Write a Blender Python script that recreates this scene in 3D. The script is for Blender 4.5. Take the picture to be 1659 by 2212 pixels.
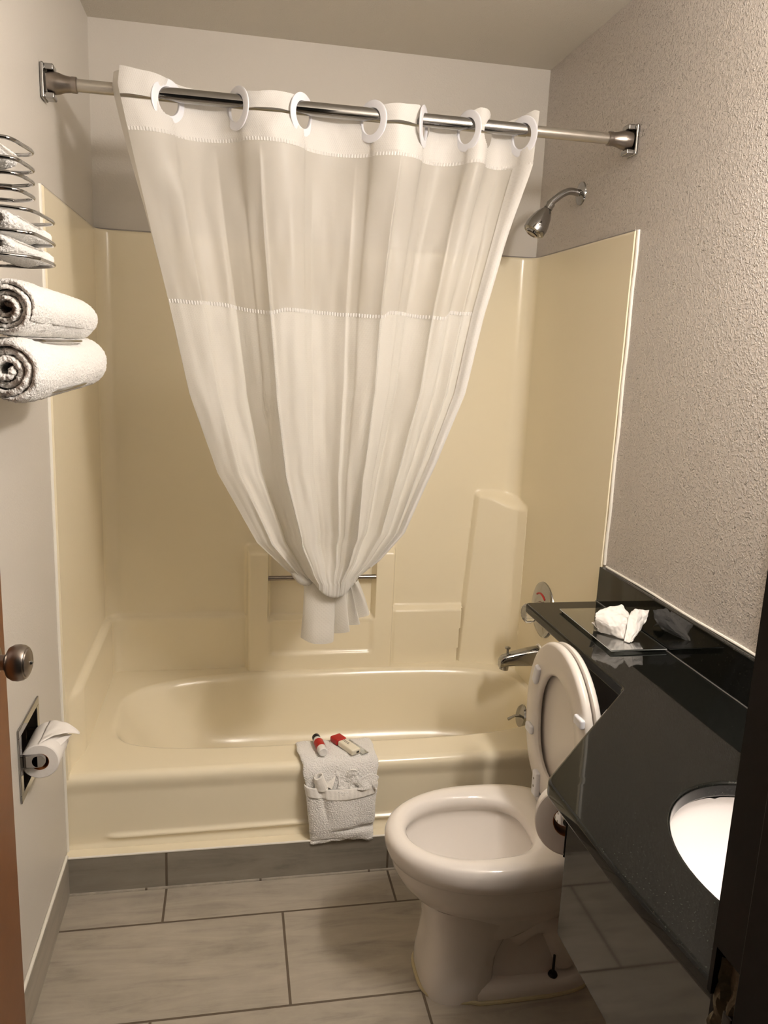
import bpy, bmesh, math, random
from mathutils import Vector, Matrix, noise
random.seed(7)
for o in list(bpy.data.objects): bpy.data.objects.remove(o)
PI = math.pi
S = bpy.context.scene
COL = S.collection

# ------------------------------------------------------------------ dimensions (metres)
W, D, HC = 1.461, 0.7209, 2.3867      # room width, back wall, ceiling
HS, HR, HB = 1.783, 0.324, 0.1065     # surround top, tub rim, tile curb
YF = -1.56                            # inner face of the wall with the doorway
YR, ZR = 0.068, 2.0174                # curtain rod
ZC = 0.787                            # worktop

# ------------------------------------------------------------------ camera
cam = bpy.data.cameras.new('camera')
cam.sensor_fit = 'AUTO'; cam.sensor_width = 36.0
cam.lens = 1706.69*36.0/2212.0
cam.clip_start = 0.02
co = bpy.data.objects.new('camera', cam); COL.objects.link(co)
RM = Matrix(((0.9821117, -0.00398369, -0.18825709), (-0.18343518, 0.2055308, -0.96130569), (0.04252217, 0.97864254, 0.20112346)))
co.matrix_world = Matrix.Translation((0.4299, -1.9995, 1.4557)) @ RM.to_4x4()
S.camera = co

# ------------------------------------------------------------------ world, exposure
w = bpy.data.worlds.new('world'); S.world = w; w.use_nodes = True
w.node_tree.nodes['Background'].inputs[0].default_value = (1.0, 0.86, 0.70, 1)
w.node_tree.nodes['Background'].inputs[1].default_value = 0.02
vs = S.view_settings
vs.view_transform = 'Standard'; vs.look = 'None'; vs.gamma = 1.0; vs.exposure = 0.0
vs.use_curve_mapping = False
LAMP_POWER = 60.0
LAMP_COLOR = (1.0, 0.93, 0.865)
LAMPS = [(1.345, -1.05, 2.03), (1.345, -1.20, 2.03), (1.345, -1.35, 2.03)]

# ------------------------------------------------------------------ materials
def lin(c):
    return tuple(((x/255.0)/12.92 if x/255.0 <= 0.04045 else ((x/255.0+0.055)/1.055)**2.4) for x in c)
def mat(name, rgb, rough=0.5, metal=0.0, spec=0.5, coat=0.0, bump=None, var=None, trans=0.0, sheen=0.0, sss=0.0):
    """rgb is sRGB 0-255. bump=(scale, strength, distance[,detail]). var=(scale, amount) mottles the colour."""
    m = bpy.data.materials.new(name); m.use_nodes = True
    nt = m.node_tree; b = nt.nodes['Principled BSDF']; c = lin(rgb)
    b.inputs['Base Color'].default_value = (*c, 1)
    b.inputs['Roughness'].default_value = rough; b.inputs['Metallic'].default_value = metal
    b.inputs['Specular IOR Level'].default_value = spec
    b.inputs['Coat Weight'].default_value = coat; b.inputs['Coat Roughness'].default_value = 0.12
    b.inputs['Transmission Weight'].default_value = trans
    b.inputs['Sheen Weight'].default_value = sheen
    if sss:
        b.inputs['Subsurface Weight'].default_value = sss; b.inputs['Subsurface Scale'].default_value = 0.004
    tc = nt.nodes.new('ShaderNodeTexCoord')
    if bump:
        n = nt.nodes.new('ShaderNodeTexNoise'); n.inputs['Scale'].default_value = bump[0]
        n.inputs['Detail'].default_value = bump[3] if len(bump) > 3 else 3
        bm = nt.nodes.new('ShaderNodeBump'); bm.inputs['Strength'].default_value = bump[1]; bm.inputs['Distance'].default_value = bump[2]
        nt.links.new(tc.outputs['Object'], n.inputs['Vector']); nt.links.new(n.outputs['Fac'], bm.inputs['Height'])
        nt.links.new(bm.outputs['Normal'], b.inputs['Normal'])
    if var:
        n = nt.nodes.new('ShaderNodeTexNoise'); n.inputs['Scale'].default_value = var[0]; n.inputs['Detail'].default_value = 5
        mx = nt.nodes.new('ShaderNodeMix'); mx.data_type = 'RGBA'
        mx.inputs[6].default_value = (*[x*(1-var[1]) for x in c], 1); mx.inputs[7].default_value = (*[min(1, x*(1+var[1])) for x in c], 1)
        nt.links.new(tc.outputs['Object'], n.inputs['Vector']); nt.links.new(n.outputs['Fac'], mx.inputs[0])
        nt.links.new(mx.outputs[2], b.inputs['Base Color'])
    return m

def wall_mat(name, rgb, drop_lo, drop_hi, strength, rough=0.45):
    """painted drywall with an orange-peel spatter of raised droplets"""
    m = mat(name, rgb, rough, spec=0.4)
    nt = m.node_tree; b = nt.nodes['Principled BSDF']
    tc = nt.nodes.new('ShaderNodeTexCoord')
    def layer(scale, detail, lo, hi):
        n_ = nt.nodes.new('ShaderNodeTexNoise'); n_.inputs['Scale'].default_value = scale; n_.inputs['Detail'].default_value = detail
        nt.links.new(tc.outputs['Object'], n_.inputs['Vector'])
        r_ = nt.nodes.new('ShaderNodeMapRange'); r_.interpolation_type = 'SMOOTHSTEP'; r_.inputs[1].default_value = lo; r_.inputs[2].default_value = hi
        nt.links.new(n_.outputs['Fac'], r_.inputs[0]); return r_
    a1 = layer(210, 1, 0.44, 0.72); a2 = layer(120, 1, drop_lo, drop_lo+0.07); a3 = layer(62, 1, drop_hi, drop_hi+0.05)
    m1 = nt.nodes.new('ShaderNodeMath'); m1.operation = 'MULTIPLY_ADD'; m1.inputs[1].default_value = 0.5
    nt.links.new(a1.outputs[0], m1.inputs[0]); nt.links.new(a2.outputs[0], m1.inputs[2])
    ml = nt.nodes.new('ShaderNodeMath'); ml.operation = 'MULTIPLY_ADD'; ml.inputs[1].default_value = 1.6
    nt.links.new(a3.outputs[0], ml.inputs[0]); nt.links.new(m1.outputs[0], ml.inputs[2])
    bp = nt.nodes.new('ShaderNodeBump'); bp.inputs['Strength'].default_value = strength; bp.inputs['Distance'].default_value = 0.0028
    nt.links.new(ml.outputs[0], bp.inputs['Height']); nt.links.new(bp.outputs['Normal'], b.inputs['Normal'])
    return m

def tile_mat(name, rgb, axis):
    """grey-beige wood-look porcelain tile, 12x24, running bond, brown grout. axis 'floor' / 'curb' / 'side'"""
    m = mat(name, rgb, 0.38, spec=0.45)
    nt = m.node_tree; b = nt.nodes['Principled BSDF']
    tc = nt.nodes.new('ShaderNodeNewGeometry')
    mp = nt.nodes.new('ShaderNodeMapping'); mp.vector_type = 'POINT'
    nt.links.new(tc.outputs['Position'], mp.inputs[0])
    if axis == 'floor': mp.inputs['Location'].default_value = (-0.258+0.305+6.1, 0.172+3.05, 0)
    elif axis == 'curb': mp.inputs['Rotation'].default_value = (-PI/2, 0, 0); mp.inputs['Location'].default_value = (-0.258+6.1+0.305, 0.1, 0)
    else: mp.inputs['Rotation'].default_value = (-PI/2, 0, PI/2); mp.inputs['Location'].default_value = (6.1+0.2, 0.1, 0)
    br = nt.nodes.new('ShaderNodeTexBrick')
    br.inputs['Scale'].default_value = 1.0; br.inputs['Brick Width'].default_value = 0.61; br.inputs['Row Height'].default_value = 0.305
    br.inputs['Mortar Size'].default_value = 0.0034; br.inputs['Mortar Smooth'].default_value = 0.25; br.inputs['Bias'].default_value = 0
    br.offset = 0.5; br.offset_frequency = 2
    nt.links.new(mp.outputs[0], br.inputs['Vector'])
    c = lin(rgb)
    br.inputs['Color1'].default_value = (0.42, 0.42, 0.42, 1); br.inputs['Color2'].default_value = (0.58, 0.58, 0.58, 1)
    br.inputs['Mortar'].default_value = (0, 0, 0, 1)
    # streaks stretched along x
    sc = nt.nodes.new('ShaderNodeMapping'); sc.inputs['Scale'].default_value = (2.2, 14, 14) if axis != 'side' else (14, 2.2, 14)
    nt.links.new(tc.outputs['Position'], sc.inputs[0])
    ns = nt.nodes.new('ShaderNodeTexNoise'); ns.inputs['Scale'].default_value = 1.6; ns.inputs['Detail'].default_value = 9; ns.inputs['Roughness'].default_value = 0.62; ns.inputs['Distortion'].default_value = 0.9
    nt.links.new(sc.outputs[0], ns.inputs['Vector'])
    nb = nt.nodes.new('ShaderNodeTexNoise'); nb.inputs['Scale'].default_value = 9; nb.inputs['Detail'].default_value = 8; nb.inputs['Roughness'].default_value = 0.65
    nt.links.new(tc.outputs['Position'], nb.inputs['Vector'])
    ad = nt.nodes.new('ShaderNodeMath'); ad.operation = 'MULTIPLY_ADD'; ad.inputs[1].default_value = 0.45
    nt.links.new(nb.outputs['Fac'], ad.inputs[0]); nt.links.new(ns.outputs['Fac'], ad.inputs[2])
    cr = nt.nodes.new('ShaderNodeValToRGB')
    cr.color_ramp.elements[0].position = 0.50; cr.color_ramp.elements[0].color = (*[x*0.72 for x in c], 1)
    cr.color_ramp.elements[1].position = 0.92; cr.color_ramp.elements[1].color = (*[min(1, x*1.18) for x in c], 1)
    e = cr.color_ramp.elements.new(0.70); e.color = (*c, 1)
    nt.links.new(ad.outputs[0], cr.inputs[0])
    mx = nt.nodes.new('ShaderNodeMix'); mx.data_type = 'RGBA'
    nt.links.new(br.outputs['Fac'], mx.inputs[0]); nt.links.new(cr.outputs[0], mx.inputs[6]); mx.inputs[7].default_value = (*lin((96, 84, 70)), 1)
    nt.links.new(mx.outputs[2], b.inputs['Base Color'])
    iv = nt.nodes.new('ShaderNodeMath'); iv.operation = 'MULTIPLY_ADD'; iv.inputs[1].default_value = -1.0
    sm = nt.nodes.new('ShaderNodeMath'); sm.operation = 'MULTIPLY'; sm.inputs[1].default_value = 0.12; nt.links.new(ad.outputs[0], sm.inputs[0])
    nt.links.new(br.outputs['Fac'], iv.inputs[0]); nt.links.new(sm.outputs[0], iv.inputs[2])
    bp = nt.nodes.new('ShaderNodeBump'); bp.inputs['Strength'].default_value = 0.5; bp.inputs['Distance'].default_value = 0.003
    nt.links.new(iv.outputs[0], bp.inputs['Height']); nt.links.new(bp.outputs['Normal'], b.inputs['Normal'])
    mr = nt.nodes.new('ShaderNodeMapRange'); mr.inputs[3].default_value = 0.3; mr.inputs[4].default_value = 0.55; nt.links.new(nb.outputs['Fac'], mr.inputs[0]); nt.links.new(mr.outputs[0], b.inputs['Roughness'])
    return m

def cloth_mat(name, rgb, see, translucent, dots=False, rough=0.5, spec=0.3):
    """thin curtain cloth: diffuse + translucent + a little see-through"""
    m = bpy.data.materials.new(name); m.use_nodes = True; nt = m.node_tree
    for n in list(nt.nodes): nt.nodes.remove(n)
    out = nt.nodes.new('ShaderNodeOutputMaterial'); c = (*lin(rgb), 1)
    p = nt.nodes.new('ShaderNodeBsdfPrincipled'); p.inputs['Base Color'].default_value = c; p.inputs['Roughness'].default_value = rough; p.inputs['Specular IOR Level'].default_value = spec
    p.inputs['Sheen Weight'].default_value = 0.15
    t = nt.nodes.new('ShaderNodeBsdfTranslucent'); t.inputs[0].default_value = c
    tr = nt.nodes.new('ShaderNodeBsdfTransparent')
    a = nt.nodes.new('ShaderNodeMixShader'); a.inputs[0].default_value = translucent
    bm = nt.nodes.new('ShaderNodeMixShader'); bm.inputs[0].default_value = see
    nt.links.new(p.outputs[0], a.inputs[1]); nt.links.new(t.outputs[0], a.inputs[2])
    nt.links.new(a.outputs[0], bm.inputs[1]); nt.links.new(tr.outputs[0], bm.inputs[2]); nt.links.new(bm.outputs[0], out.inputs[0])
    tc = nt.nodes.new('ShaderNodeTexCoord')
    wv = nt.nodes.new('ShaderNodeTexNoise'); wv.inputs['Scale'].default_value = 60; wv.inputs['Detail'].default_value = 4
    nt.links.new(tc.outputs['Object'], wv.inputs['Vector'])
    bp = nt.nodes.new('ShaderNodeBump'); bp.inputs['Strength'].default_value = 0.25; bp.inputs['Distance'].default_value = 0.002
    last = wv.outputs['Fac']
    if dots:
        mp = nt.nodes.new('ShaderNodeMapping'); mp.inputs['Rotation'].default_value = (0, 0, PI/4)
        v = nt.nodes.new('ShaderNodeTexVoronoi'); v.inputs['Scale'].default_value = 150; v.inputs['Randomness'].default_value = 0.0
        nt.links.new(tc.outputs['UV'], mp.inputs[0]); nt.links.new(mp.outputs[0], v.inputs['Vector'])
        lt = nt.nodes.new('ShaderNodeMapRange'); lt.inputs[1].default_value = 0.18; lt.inputs[2].default_value = 0.38; lt.inputs[3].default_value = 1; lt.inputs[4].default_value = 0
        nt.links.new(v.outputs['Distance'], lt.inputs[0])
        ad = nt.nodes.new('ShaderNodeMath'); ad.operation = 'MULTIPLY_ADD'; ad.inputs[1].default_value = 0.35
        nt.links.new(lt.outputs[0], ad.inputs[0]); nt.links.new(wv.outputs['Fac'], ad.inputs[2]); last = ad.outputs[0]
        rr = nt.nodes.new('ShaderNodeMapRange'); rr.inputs[3].default_value = rough; rr.inputs[4].default_value = 0.22
        nt.links.new(lt.outputs[0], rr.inputs[0]); nt.links.new(rr.outputs[0], p.inputs['Roughness'])
        bp.inputs['Strength'].default_value = 0.5; bp.inputs['Distance'].default_value = 0.0012
    nt.links.new(last, bp.inputs['Height']); nt.links.new(bp.outputs['Normal'], p.inputs['Normal'])
    return m

M = {}
M['wall'] = wall_mat('wall_paint', (206, 200, 191), 0.68, 0.80, 0.12)
M['wall_rough'] = wall_mat('wall_paint_spatter', (206, 198, 191), 0.59, 0.68, 0.85, 0.3)
M['ceiling'] = wall_mat('ceiling_paint', (204, 198, 187), 0.62, 0.70, 0.3, 0.6)
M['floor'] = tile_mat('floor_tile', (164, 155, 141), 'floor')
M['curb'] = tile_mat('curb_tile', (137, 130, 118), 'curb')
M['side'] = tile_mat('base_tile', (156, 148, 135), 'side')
M['cream'] = mat('cream_fibreglass', (242, 231, 204), 0.2, spec=0.5, bump=(60, 0.03, 0.002, 1))
M['caulk'] = mat('white_caulk', (238, 233, 222), 0.35)
M['oldcaulk'] = mat('yellowed_caulk', (196, 184, 146), 0.5, bump=(80, 0.4, 0.003))
M['chrome'] = mat('chrome', (164, 163, 162), 0.07, 1.0)
M['satin'] = mat('satin_nickel', (150, 142, 135), 0.28, 1.0, bump=(400, 0.05, 0.001))
M['steel'] = mat('brushed_steel', (176, 168, 158), 0.24, 1.0)
M['paintedrod'] = mat('beige_rod_sleeve', (178, 172, 162), 0.25, 0.75)
M['porcelain'] = mat('white_porcelain', (236, 229, 221), 0.09, spec=0.6)
M['sinkwhite'] = mat('white_sink', (240, 236, 234), 0.12, spec=0.5)
M['plastic'] = mat('white_seat_plastic', (226, 219, 210), 0.22)
M['ring'] = mat('white_ring_plastic', (233, 233, 238), 0.3)
M['granite'] = mat('black_granite', (26, 26, 25), 0.04, spec=0.32)
M['black'] = mat('gloss_black_panel', (8, 7, 7), 0.05, spec=0.9); M['black'].node_tree.nodes['Principled BSDF'].inputs['IOR'].default_value = 1.62
M['darkwood'] = mat('dark_brown_wood', (14, 9, 7), 0.6, spec=0.25, bump=(30, 0.15, 0.003))
M['rawwood'] = mat('chipped_bare_wood', (112, 106, 86), 0.8, bump=(45, 0.8, 0.01), var=(25, 0.7))
M['door'] = mat('orange_oak_door', (104, 64, 32), 0.4, bump=(40, 0.1, 0.002), var=(12, 0.25))
M['terry'] = mat('white_terry', (247, 244, 239), 0.95, spec=0.1, sheen=0.3, bump=(300, 1.0, 0.004, 4))
M['band'] = mat('woven_hem', (244, 240, 233), 0.85, spec=0.1, bump=(160, 0.5, 0.002, 3))
M['paper'] = mat('tissue_paper', (240, 235, 229), 0.9, spec=0.1, bump=(120, 0.2, 0.002))
M['card'] = mat('brown_cardboard', (140, 84, 44), 0.75, spec=0.2)
M['rubber'] = mat('black_plastic', (24, 22, 22), 0.35)
M['red'] = mat('red_label', (176, 30, 26), 0.45)
M['soapwrap'] = mat('cream_wrapper', (240, 233, 212), 0.25)
M['white'] = mat('white_bottle', (240, 238, 234), 0.25)
M['print'] = mat('printed_ink', (60, 56, 52), 0.6)
M['glass'] = mat('glass_tray', (225, 230, 226), 0.02, spec=0.6, trans=1.0)
M['glass'].node_tree.nodes['Principled BSDF'].inputs['Coat Weight'].default_value = 1.0; M['glass'].node_tree.nodes['Principled BSDF'].inputs['Coat IOR'].default_value = 1.9
M['clear'] = mat('clear_acrylic', (240, 240, 240), 0.05, spec=0.6, trans=1.0)
M['water'] = mat('water', (235, 240, 238), 0.02, spec=0.5, trans=1.0)
M['mirror'] = mat('mirror_silver', (235, 235, 235), 0.01, 1.0)
M['header'] = cloth_mat('curtain_header_cloth', (232, 229, 224), 0.03, 0.22, dots=True)
M['sheer'] = cloth_mat('curtain_sheer_cloth', (222, 218, 210), 0.16, 0.36, rough=0.38)
M['skirt'] = cloth_mat('curtain_dotted_cloth', (232, 229, 222), 0.03, 0.34, dots=True)
for k in ('glass', 'clear', 'water'): M[k].node_tree.nodes['Principled BSDF'].inputs['IOR'].default_value = 1.95 if k == 'glass' else 1.45
# granite flecks
nt = M['granite'].node_tree; b = nt.nodes['Principled BSDF']
tc = nt.nodes.new('ShaderNodeTexCoord'); n = nt.nodes.new('ShaderNodeTexNoise'); n.inputs['Scale'].default_value = 300; n.inputs['Detail'].default_value = 2
cr = nt.nodes.new('ShaderNodeValToRGB'); cr.color_ramp.elements[0].position = 0.62; cr.color_ramp.elements[0].color = (*lin((15, 16, 14)), 1)
cr.color_ramp.elements[1].position = 0.80; cr.color_ramp.elements[1].color = (*lin((56, 60, 52)), 1)
nt.links.new(tc.outputs['Object'], n.inputs['Vector']); nt.links.new(n.outputs['Fac'], cr.inputs[0]); nt.links.new(cr.outputs[0], b.inputs['Base Color'])
lampmat = bpy.data.materials.new('lamp_glow'); lampmat.use_nodes = True
b = lampmat.node_tree.nodes['Principled BSDF']; b.inputs['Emission Color'].default_value = (*LAMP_COLOR, 1); b.inputs['Emission Strength'].default_value = 1.0

# ------------------------------------------------------------------ helpers
def setp(o, label=None, cat=None, group=None, kind=None):
    if label: o['label'] = label
    if cat: o['category'] = cat
    if group: o['group'] = group
    if kind: o['kind'] = kind
    return o
def thing(name, label, cat, loc=(0, 0, 0), group=None):
    o = bpy.data.objects.new(name, None); COL.objects.link(o); o.empty_display_size = 0.05
    o.location = loc
    return setp(o, label, cat, group)
def obj(name, bm, m, parent=None, smooth=35, world=True):
    """bmesh in world coordinates -> one mesh object (kept at world place under its parent)"""
    bmesh.ops.recalc_face_normals(bm, faces=bm.faces[:])
    if smooth:
        for f in bm.faces: f.smooth = True
        lim = math.radians(smooth)
        for e in bm.edges:
            if len(e.link_faces) == 2:
                if e.calc_face_angle(0) > lim: e.smooth = False
    me = bpy.data.meshes.new(name); bm.to_mesh(me); bm.free()
    me.materials.append(m)
    o = bpy.data.objects.new(name, me); COL.objects.link(o)
    if smooth in (25, 35) and len(me.polygons) < 6000:
        wn = o.modifiers.new('weighted', 'WEIGHTED_NORMAL'); wn.keep_sharp = True; wn.weight = 100; wn.mode = 'FACE_AREA'
    if parent is not None:
        o.parent = parent
        if world:
            me.transform(Matrix.Translation(-wloc(parent)))
    else:
        c = sum((v.co for v in me.vertices), Vector())/max(1, len(me.vertices))
        lo = min(v.co.z for v in me.vertices); c.z = lo
        me.transform(Matrix.Translation(-c)); o.location = c
    return o
def wloc(o):
    l = o.location.copy()
    while o.parent: o = o.parent; l += o.location
    return l
def box(bm, x0, x1, y0, y1, z0, z1, bev=0.0, seg=3, mtx=None):
    r = bmesh.ops.create_cube(bm, size=1)
    vs_ = r['verts']
    for v in vs_:
        v.co = Vector(((x0+x1)/2+v.co.x*(x1-x0), (y0+y1)/2+v.co.y*(y1-y0), (z0+z1)/2+v.co.z*(z1-z0)))
    if bev:
        es = list({e for v in vs_ for e in v.link_edges})
        r2 = bmesh.ops.bevel(bm, geom=es, offset=bev, segments=seg, profile=0.5, affect='EDGES')
        vs_ = list({v for f in r2['faces'] for v in f.verts} | {v for v in vs_ if v.is_valid})
    if mtx is not None:
        for v in vs_: v.co = mtx @ v.co
    return bm
def bx(*a, **k):
    return box(bmesh.new(), *a, **k)
def frame_from(axis):
    a = Vector(axis).normalized(); t = Vector((0, 0, 1)) if abs(a.z) < 0.9 else Vector((1, 0, 0))
    u = t.cross(a).normalized(); v = a.cross(u)
    return u, v, a
def lathe(bm, origin, axis, prof, n=48, sy=1.0, cap=True):
    """prof = [(r, h)...] around axis from origin"""
    u, v, a = frame_from(axis); o = Vector(origin); rings = []
    for r, h in prof:
        rings.append([bm.verts.new(o+a*h+u*(r*math.cos(2*PI*k/n))+v*(r*sy*math.sin(2*PI*k/n))) for k in range(n)])
    for i in range(len(rings)-1):
        for k in range(n):
            bm.faces.new((rings[i][k], rings[i][(k+1) % n], rings[i+1][(k+1) % n], rings[i+1][k]))
    if cap:
        for rg in (rings[0], rings[-1]):
            try: bm.faces.new(rg)
            except ValueError: pass
    return bm
def lath(*a, **k): return lathe(bmesh.new(), *a, **k)
def tube(bm, pts, r, n=12, closed=False, cap=True):
    """tube along a polyline; r a number or list"""
    P = [Vector(p) for p in pts]; N = len(P); rings = []; up = None
    for i in range(N):
        a = (P[(i+1) % N]-P[i-1]) if closed else (P[min(i+1, N-1)]-P[max(i-1, 0)])
        a.normalize()
        if up is None: u, v, _ = frame_from(a)
        else:
            u = up-a*up.dot(a); u.normalize(); v = a.cross(u)
        up = u; rr = r[i] if isinstance(r, (list, tuple)) else r
        rings.append([bm.verts.new(P[i]+u*(rr*math.cos(2*PI*k/n))+v*(rr*math.sin(2*PI*k/n))) for k in range(n)])
    for i in range(N if closed else N-1):
        A, B = rings[i], rings[(i+1) % N]
        for k in range(n): bm.faces.new((A[k], A[(k+1) % n], B[(k+1) % n], B[k]))
    if cap and not closed: bm.faces.new(rings[0]); bm.faces.new(rings[-1])
    return bm
def catmull(pts, sub=8):
    P = [Vector(p) for p in pts]; out = []
    for i in range(len(P)-1):
        a = P[max(i-1, 0)]; b_ = P[i]; c = P[i+1]; d = P[min(i+2, len(P)-1)]
        for k in range(sub):
            t = k/sub
            out.append(0.5*((2*b_)+(c-a)*t+(2*a-5*b_+4*c-d)*t*t+(3*b_-a-3*c+d)*t**3))
    out.append(P[-1]); return out
def loft(bm, rings, cap0=True, cap1=True):
    R = [[bm.verts.new(p) for p in rg] for rg in rings]; n = len(R[0])
    for i in range(len(R)-1):
        for k in range(n): bm.faces.new((R[i][k], R[i][(k+1) % n], R[i+1][(k+1) % n], R[i+1][k]))
    if cap0: bm.faces.new(R[0])
    if cap1: bm.faces.new(R[-1])
    return bm
def grid(fn, nu, nv, keep=None, uv=None):
    bm = bmesh.new(); G = [[bm.verts.new(fn(i/nu, j/nv)) for j in range(nv+1)] for i in range(nu+1)]
    lay = bm.loops.layers.uv.new('UVMap') if uv else None
    for i in range(nu):
        for j in range(nv):
            if keep and not keep((i+.5)/nu, (j+.5)/nv): continue
            f = bm.faces.new((G[i][j], G[i+1][j], G[i+1][j+1], G[i][j+1]))
            if lay:
                for l, (a, c) in zip(f.loops, ((i, j), (i+1, j), (i+1, j+1), (i, j+1))): l[lay].uv = uv(a/nu, c/nv)
    for v in [v for v in bm.verts if not v.link_faces]: bm.verts.remove(v)
    return bm
def solid(o, t, off=0.0):
    md = o.modifiers.new('solid', 'SOLIDIFY'); md.thickness = t; md.offset = off; return o
def subsurf(o, lv=1):
    md = o.modifiers.new('sub', 'SUBSURF'); md.levels = lv; md.render_levels = lv; return o
TEX = bpy.data.textures.new('terry_loops', 'CLOUDS'); TEX.noise_scale = 0.0034; TEX.noise_depth = 2
def loops(o, amount=0.0028):
    md = o.modifiers.new('loops', 'DISPLACE'); md.texture = TEX; md.texture_coords = 'GLOBAL'; md.strength = amount; md.mid_level = 0.5; return o
def ss(a, b_, x):
    t = max(0.0, min(1.0, (x-a)/(b_-a))); return t*t*(3-2*t)
def interp(tab, x):
    if x <= tab[0][0]: return tab[0][1]
    for (a, va), (b_, vb) in zip(tab, tab[1:]):
        if x <= b_: return va+(vb-va)*(x-a)/(b_-a)
    return tab[-1][1]
def lerp(a, b_, t): return a+(b_-a)*t
def nz(x, y=0, z=0): return noise.noise(Vector((x, y, z)))

# ------------------------------------------------------------------ SETTING
def struct(name, bm, m, label=None, parent=None, smooth=35):
    o = obj(name, bm, m, parent, smooth)
    if parent is None: o['kind'] = 'structure'
    if label: o['label'] = label
    return o
T = 0.1
struct('floor', bx(-T, W+T, -2.9, D+T, -0.05, 0.0), M['floor'], 'grey-beige rectangular floor tiles laid in running bond')
struct('ceiling', bx(-T, W+T, YF-0.12, D+T, HC, HC+0.05), M['ceiling'], 'off-white lightly textured ceiling')
struct('wall_back', bx(0, W, D, D+T, 0, HC), M['wall'], 'off-white wall above the cream tub surround')
# left wall with a hole for the recessed paper holder
HY0, HY1, HZ0, HZ1 = -0.398, -0.252, 0.512, 0.652
bm = bmesh.new()
box(bm, -T, 0, YF, HY0, 0, HC); box(bm, -T, 0, HY1, D, 0, HC)
box(bm, -T, 0, HY0, HY1, 0, HZ0); box(bm, -T, 0, HY0, HY1, HZ1, HC)
struct('wall_left', bm, M['wall'], 'off-white painted wall left of the tub')
struct('wall_right', bx(W, W+T, YF, D, 0, HC), M['wall_rough'], 'off-white wall with raised paint spatter above the black worktop')
JX0, JX1 = 0.05, 0.82
bm = bmesh.new()
box(bm, -T, JX0-0.03, YF-0.12, YF, 0, HC); box(bm, JX1+0.03, W+T, YF-0.12, YF, 0, HC); box(bm, JX0-0.03, JX1+0.03, YF-0.12, YF, 2.08, HC)
struct('wall_front', bm, M['wall'], 'wall with the doorway')
# right door jamb with stop and chipped strike mortise
jy0, jy1 = -1.66, -1.497
bm = bmesh.new()
SZ0, SZ1 = 0.84, 0.990
box(bm, JX1, JX1+0.03, jy0, jy1, 0, SZ0-0.0); box(bm, JX1, JX1+0.03, jy0, jy1, SZ1, 2.08)
box(bm, JX1+0.012, JX1+0.03, jy0, jy1, SZ0, SZ1)
box(bm, JX1, JX1+0.012, jy0, -1.555, SZ0, SZ1); box(bm, JX1, JX1+0.012, -1.502, jy1, SZ1-0.045, SZ1); box(bm, JX1+0.005, JX1+0.012, -1.502, jy1, SZ0, SZ1-0.045)
jamb = struct('trim_1', bm, M['darkwood'], 'dark brown door jamb at the right edge')
struct('door_stop', bx(JX1-0.012, JX1, -1.66, -1.545, 0, 2.08, bev=0.002), M['darkwood'], None, jamb)
bm = grid(lambda u, v: (JX1+0.008-0.007*max(0, nz(u*6, v*5, 2)*1.4+.35), -1.540+0.040*u+0.006*nz(v*9, u*2), SZ0+0.004+(SZ1-SZ0-.008)*v), 16, 30)
struct('chipped_mortise', bm, M['rawwood'], 'bare chipped wood around the missing strike plate', jamb, smooth=20)
struct('strike_hole', bx(JX1+0.0005, JX1+0.0085, -1.530, -1.518, 0.87, 0.945, bev=0.002), M['rubber'], 'dark latch hole in the chipped wood', jamb)
struct('trim_2', bx(JX0-0.03, JX0, -1.66, -1.56, 0, 2.08), M['darkwood'], 'door jamb on the hinge side')
# tile curb under the tub and tile base on the left wall
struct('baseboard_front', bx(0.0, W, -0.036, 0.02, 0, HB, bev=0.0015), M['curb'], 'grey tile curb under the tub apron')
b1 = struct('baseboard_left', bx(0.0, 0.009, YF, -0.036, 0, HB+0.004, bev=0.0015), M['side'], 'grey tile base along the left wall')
struct('caulk_line', tube(bmesh.new(), [(0.004, YF, HB+0.005), (0.004, -0.8, HB+0.006), (0.004, -0.03, HB+0.005)], 0.004, 8), M['caulk'], None, b1)
b2 = bpy.data.objects['baseboard_front']
struct('caulk_line', bx(0.001, W-0.001, -0.0345, 0.004, HB-0.002, HB+0.0030, bev=0.001), M['cream'], None, b2)
struct('caulk_bead', tube(bmesh.new(), [(0.009, -0.035, HB+0.002), (0.7, -0.035, HB+0.002), (W, -0.035, HB+0.002)], 0.0030, 8), M['caulk'], None, b2)
struct('caulk_line', tube(bmesh.new(), [(0.009, -0.038, 0.001), (0.5, -0.038, 0.001), (W, -0.038, 0.001)], 0.004, 8), M['side'], None, b2)
# white trim strips where the surround meets the side walls
struct('trim_3', tube(bmesh.new(), catmull([(W-0.001, -0.006+0.002*math.sin(k*2.1), lerp(0.89, HS+0.004, k/12)) for k in range(13)], 4), 0.0055, 8), M['caulk'], 'white caulk strip beside the surround on the right wall')
struct('trim_4', tube(bmesh.new(), catmull([(0.001, -0.004+0.001*math.sin(k*2.1), lerp(0.10, HS+0.004, k/14)) for k in range(15)], 4), 0.005, 8), M['caulk'], 'white caulk strip beside the surround on the left wall')

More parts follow.
